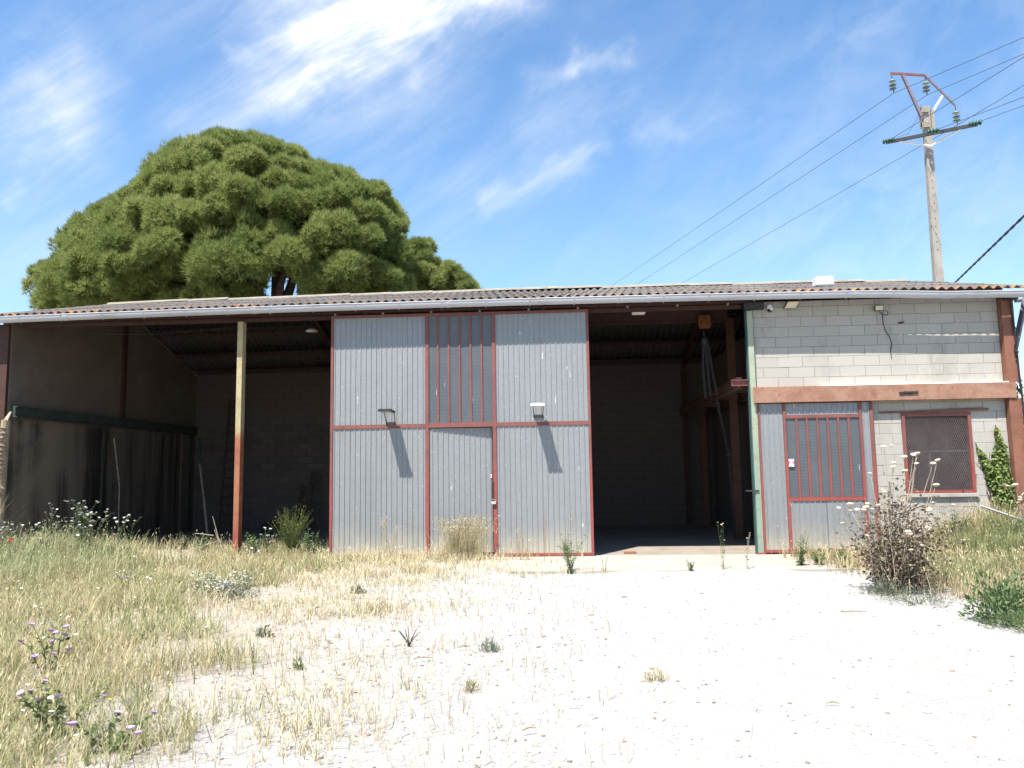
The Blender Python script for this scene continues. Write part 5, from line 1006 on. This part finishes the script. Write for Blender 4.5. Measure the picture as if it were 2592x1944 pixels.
stemmed('office_weed', 4.78, -1.8, .44, .2, 10, 'bushier green weed nearest the dry umbel bush', 'weed', leaf_n=24, L=(.05, .10), Wd=.3, seed=33, group=OW)
# tall dry umbel plant in front of the barred window
def umbel_bush(x, y):
    r = np.random.default_rng(41); z0 = float(gz(x, y))-.02; t = empty('dry_umbel_bush', (x, y, z0), 'tall dry brown umbel plant with pale flat flower heads before the barred window', 'bush'); P, D, L = [], [], []; b = MB(); fl = []
    spec = [(.25, 2.02), (-.05, 2.0), (.42, 1.88), (.52, 1.86), (.65, 1.9), (.75, 1.9), (.37, 1.78), (.52, 1.76), (.80, 1.80), (.88, 1.76), (.50, 1.66), (.02, 1.72), (-.08, 1.62), (.20, 1.5), (.95, 1.46), (-.10, 1.38), (.05, 1.40), (-.65, 1.22), (-.72, 1.16), (-.58, 1.15), (-.42, 1.18), (-.42, 1.10), (-.22, 1.20), (-.30, 1.22), (-.18, 1.12), (-.05, 1.12), (.12, 1.13), (.30, 1.25), (.60, 1.2), (.75, 1.22), (.60, 1.14), (.82, 1.15), (1.0, 1.2), (.15, .86), (.22, .82), (.38, .9), (.52, .85), (.33, .74), (.36, .68), (.24, .62), (.85, .84), (.95, .84), (-.45, .80), (-.70, .95)]
    for dx, h in [(a_*.78, h_*.98) for a_, h_ in spec]:
        bx = x+dx*.30+r.normal(0, .06); by = y+r.normal(0, .10); ex, ey, ez = x+dx+r.normal(0, .015), y+r.normal(0, .22), z0+h; pts = [Vector((bx+(ex-bx)*f**1.2, by+(ey-by)*f, z0+(ez-z0)*f)) for f in (0, .35, .7, 1)]; b.tube(pts, [.007, .006, .0045, .003], 5, False); fl.append((ex, ey, ez))
        for k in range(26):
            f = min(r.beta(1.5, 2.4)*.95, .8 if h > 1.5 else .95); i = min(int(f*3), 2); p = pts[i].lerp(pts[i+1], f*3-i); P.append((p.x+r.normal(0, .05), p.y+r.normal(0, .06), p.z)); D.append((r.normal(), r.normal(), r.normal()*.6)); L.append(r.uniform(.03, .085))
    for k in range(3400):
        h = r.beta(1.3, 1.9)*1.28; w = .37*(.55+.45*math.sin(min(h/1.0, 1.35)*2.0)); P.append((x+.18+r.normal(0, w*.75), y+r.normal(0, w*.55), z0+h)); D.append((r.normal(), r.normal(), r.normal()*.7)); L.append(r.uniform(.025, .075))
    b.build('stems', G['pale_wood'], t); put('dry_leaves', leaves(np.array(P), np.array(D), np.array(L), np.array(L)*.55, r), G['brown'], t)
    for e in fl:
        R = r.uniform(.028, .052); n = 10; q = MB(); tx, ty = r.normal(0, .2), r.normal(0, .2); ring = lambda rr, zz: [(e[0]+rr*math.cos(6.283*i/n), e[1]+rr*math.sin(6.283*i/n), e[2]+zz+rr*(tx*math.cos(6.283*i/n)+ty*math.sin(6.283*i/n))) for i in range(n)]
        vs = ring(R*.15, -R*.55)+ring(R*.85, -R*.30)+ring(R, -R*.05)+ring(R*.68, R*.26)+[(e[0], e[1], e[2]+R*.36)]; q.add(vs, [(a_*n+i, a_*n+(i+1) % n, (a_+1)*n+(i+1) % n, (a_+1)*n+i) for a_ in range(3) for i in range(n)]+[(3*n+i, 3*n+(i+1) % n, 4*n) for i in range(n)])
        o = q.build('flower_head', G['umbel'], t, True); a_ = o.data.attributes.new('tone', 'FLOAT', 'POINT'); a_.data.foreach_set('value', np.clip(r.normal(.6, .25)+r.normal(0, .08, len(vs)), 0, 1).astype(np.float32))
umbel_bush(4.36, -4.85)
bushy('green_bush', 4.70, -7.05, .48, .37, 'fresh green bush at the right edge of the gravel', 'bush', 'leaf', 1500, (.04, .08), .4, .5, 14, seed=43)
bushy('grass_tussock', 4.85, -7.5, .24, .42, 'dense low green tussock in front of the fresh green bush', 'tussock', 'leaf', 1500, (.06, .12), .09, .8, 8, seed=44)
bushy('grey_cushion', 4.35, -5.75, .17, .45, 'pale grey green cushion plant on the gravel beside the green bush', 'plant', 'leaf_grey', 900, (.03, .07), .12, .6, 8, seed=45)
bushy('dark_tuft', 4.2, -5.15, .22, .25, 'small dark tuft at the foot of the umbel bush', 'tuft', 'leaf_grey', 500, (.04, .09), .15, .8, 8, seed=46)
GW = 'grey green weeds below the barred window'
stemmed('bank_weed', 7.0, -1.0, .82, .35, 14, 'large grey green weed under the right corner of the barred window', 'weed', leaf_n=24, L=(.06, .13), Wd=.25, leaf_m='leaf_grey', seed=47, group=GW)
stemmed('bank_weed', 7.75, -1.5, .66, .4, 14, 'grey green weed in front of the ivy', 'weed', leaf_n=22, L=(.06, .12), Wd=.25, leaf_m='leaf', seed=48, group=GW)
stemmed('bank_umbel', 8.25, -1.3, 1.25, .3, 7, 'loose dry umbels at the right edge before the ivy', 'flowers', 'pale_wood', 'leaf_grey', 8, (.05, .1), .3, flower='umbel', fl_n=2, fr=(.035, .055), branch=1, shape='dome', seed=49)
bushy('straw_tuft', .72, -9.4, .09, .09, 'lone pale tuft in the middle of the white gravel', 'tuft', 'straw_pale', 260, (.03, .06), .12, .9, 5, seed=51)
bushy('straw_tuft', -.72, -8.25, .11, .10, 'pale green tuft beside the twigs on the gravel', 'tuft', 'leaf_grey', 260, (.03, .07), .12, .9, 5, seed=52)
bushy('straw_tuft', -.75, -9.6, .10, .06, 'small straw tuft on the gravel left of the lone pale tuft', 'tuft', 'straw', 200, (.03, .06), .12, .9, 5, seed=53)
bushy('seedling', -2.95, -4.6, .11, .13, 'little grey green seedlings on the white gravel patch', 'plant', 'leaf_grey', 160, (.03, .05), .5, .7, 6, seed=54)
bushy('seedling', -3.2, -7.55, .10, .08, 'bluish seedling on the stony ground left of centre', 'plant', 'leaf_grey', 130, (.03, .05), .5, .7, 6, seed=55)
bushy('seedling', -2.35, -8.95, .09, .045, 'narrow dark seedling near the straw patch', 'plant', 'leaf', 90, (.02, .05), .3, 1, 6, seed=56)
# dead twiglet and pieces of wood on the gravel
t = empty('dead_twiglet', (-1.55, -8.0, 0), 'small upright dead twig bush on the stony ground', 'twig')
for k in range(7): b = MB(); a = k*.9; b.tube([(-1.55, -8.0, -.01), (-1.55+.05*math.cos(a), -8.0+.04*math.sin(a), .07), (-1.55+.11*math.cos(a), -8.0+.08*math.sin(a), .13+.02*(k % 3))], [.006, .005, .003], 5); b.build('twig', G['wood_dark'], t)
for (x, y, l, a, lb) in ((-1.30, -8.62, .17, .12, 'short brown stick left of the pale green tuft on the gravel'), (-.98, -8.15, .14, .3, 'dark sliver of wood behind the pale green tuft'), (-1.62, -8.12, .12, .7, 'thin twig lying beside the upright dead twig bush'), (1.9, -10.0, .09, -.1, 'single brown twig far out on the white gravel'), (3.35, -6.35, .30, -.05, 'thin dark twig on the gravel near the grey cushion plant'), (-1.9, -9.25, .14, -.5, 'dark curved twig beside the straw patch'), (-.25, -10.6, .10, .5, 'crooked bit of wood at the front of the gravel')):
    b = MB(); c, s = math.cos(a)*l/2, math.sin(a)*l/2; b.tube([(x-c, y-s, .016), (x, y+.01, .026), (x+c, y+s, .018)], [.005, .007, .004], 6); tag(b.build('ground_twig', G['wood'], loc=(x, y, .02)), lb, 'twig', 'twigs lying on the gravel')
# mallows in the near left corner
ML = 'mauve mallows in the near left corner'
stemmed('mallow', -3.40, -10.75, .36, .30, 7, 'green mallow with mauve flowers in the bottom left corner', 'flowers', leaf_n=26, L=(.04, .08), Wd=.75, leaf_m='green', flower='mauve', fl_n=1, fr=(.016, .028), branch=1, seed=61, group=ML)
stemmed('mallow', -2.85, -11.0, .24, .24, 5, 'low mallow with three mauve flowers right of the corner mallow', 'flowers', leaf_n=18, L=(.04, .08), Wd=.8, flower='mauve', fl_n=1, fr=(.02, .03), seed=62, group=ML)
stemmed('mallow', -4.35, -9.35, .50, .3, 5, 'mauve flowers rising from the grass at the left edge', 'flowers', leaf_n=10, L=(.04, .08), Wd=.7, flower='mauve', fl_n=2, fr=(.022, .032), branch=1, seed=63, group=ML)
stemmed('cornflower', -6.2, -4.9, .42, .25, 6, 'violet blue wild flowers in the middle of the left grass', 'flowers', leaf_n=8, L=(.04, .07), Wd=.2, flower='mauve', fl_n=1, fr=(.014, .02), seed=64)
# ivy climbing the right end of the block wall
def make_ivy():
    r = np.random.default_rng(71); t = empty('ivy', (8.45, -.05, .4), 'green ivy climbing the right end of the block wall', 'ivy'); tri = [(8.36, .45), (8.74, .45), (8.72, 1.3), (8.62, 1.7), (8.64, 1.95), (8.56, 2.15), (8.49, 2.45), (8.44, 2.45), (8.44, 2.1), (8.36, 1.95), (8.34, 1.75), (8.24, 1.85), (8.12, 2.05), (8.06, 2.10), (8.10, 1.9), (8.20, 1.55), (8.30, 1.2), (8.34, .8)]
    n = 5200; x, z = r.uniform(8.04, 8.76, n), r.uniform(.4, 2.47, n); k = inside(tri, x, z); e = edge_dist(tri, x, z); k &= r.random(n) < sm(e, -.02, .07)+.25; x, z, e = x[k], z[k], e[k]; n = len(x)
    P = np.stack([x, -.012-r.random(n)*(.03+.09*sm(e, 0, .15)), z], -1); D = np.stack([r.normal(0, .6, n), -.35+r.normal(0, .2, n), -.6+r.normal(0, .4, n)], -1); L = r.uniform(.045, .085, n); put('foliage', leaves(P, D, L, L*.85, r, .12), G['ivy'], t)
    b = MB()
    for q in ([(8.5, -.02, .2), (8.52, -.02, 1.0), (8.55, -.02, 1.6), (8.47, -.02, 2.46)], [(8.45, -.02, .3), (8.30, -.02, 1.3), (8.20, -.02, 1.6), (8.07, -.02, 2.12)], [(8.6, -.02, .3), (8.66, -.02, 1.2), (8.60, -.02, 1.9)]): b.tube(q, .008, 5)
    for k in range(30): z0 = r.uniform(.5, 1.5); xx = 8.32-.10*(z0-.5)+r.normal(0, .03); b.tube([(xx, -.008, z0), (xx+r.normal(0, .04), -.01, z0+.2), (xx+r.normal(0, .05)-.03, -.008, z0+.42)], .004, 4)
    b.build('stems', G['wood_dark'], t)
    t2 = empty('ivy', (9.0, .1, 1.5), 'dark ivy hanging round the outer corner of the brown column', 'ivy'); n = 1600; z = r.uniform(.4, 3.4, n); x = 8.95+np.abs(r.normal(0, .05, n)); y = r.uniform(-.08, .5, n); P = np.stack([x, y, z], -1); D = r.normal(size=(n, 3)); D[:, 2] -= .5; L = r.uniform(.04, .075, n); put('foliage', leaves(P, D, L, L*.8, r, .1), G['leaf'], t2)
    b = MB(); b.tube([(8.96, .1, .2), (8.97, .15, 1.8), (8.96, .2, 3.3)], .01, 5); b.build('stems', G['wood_dark'], t2)
make_ivy()
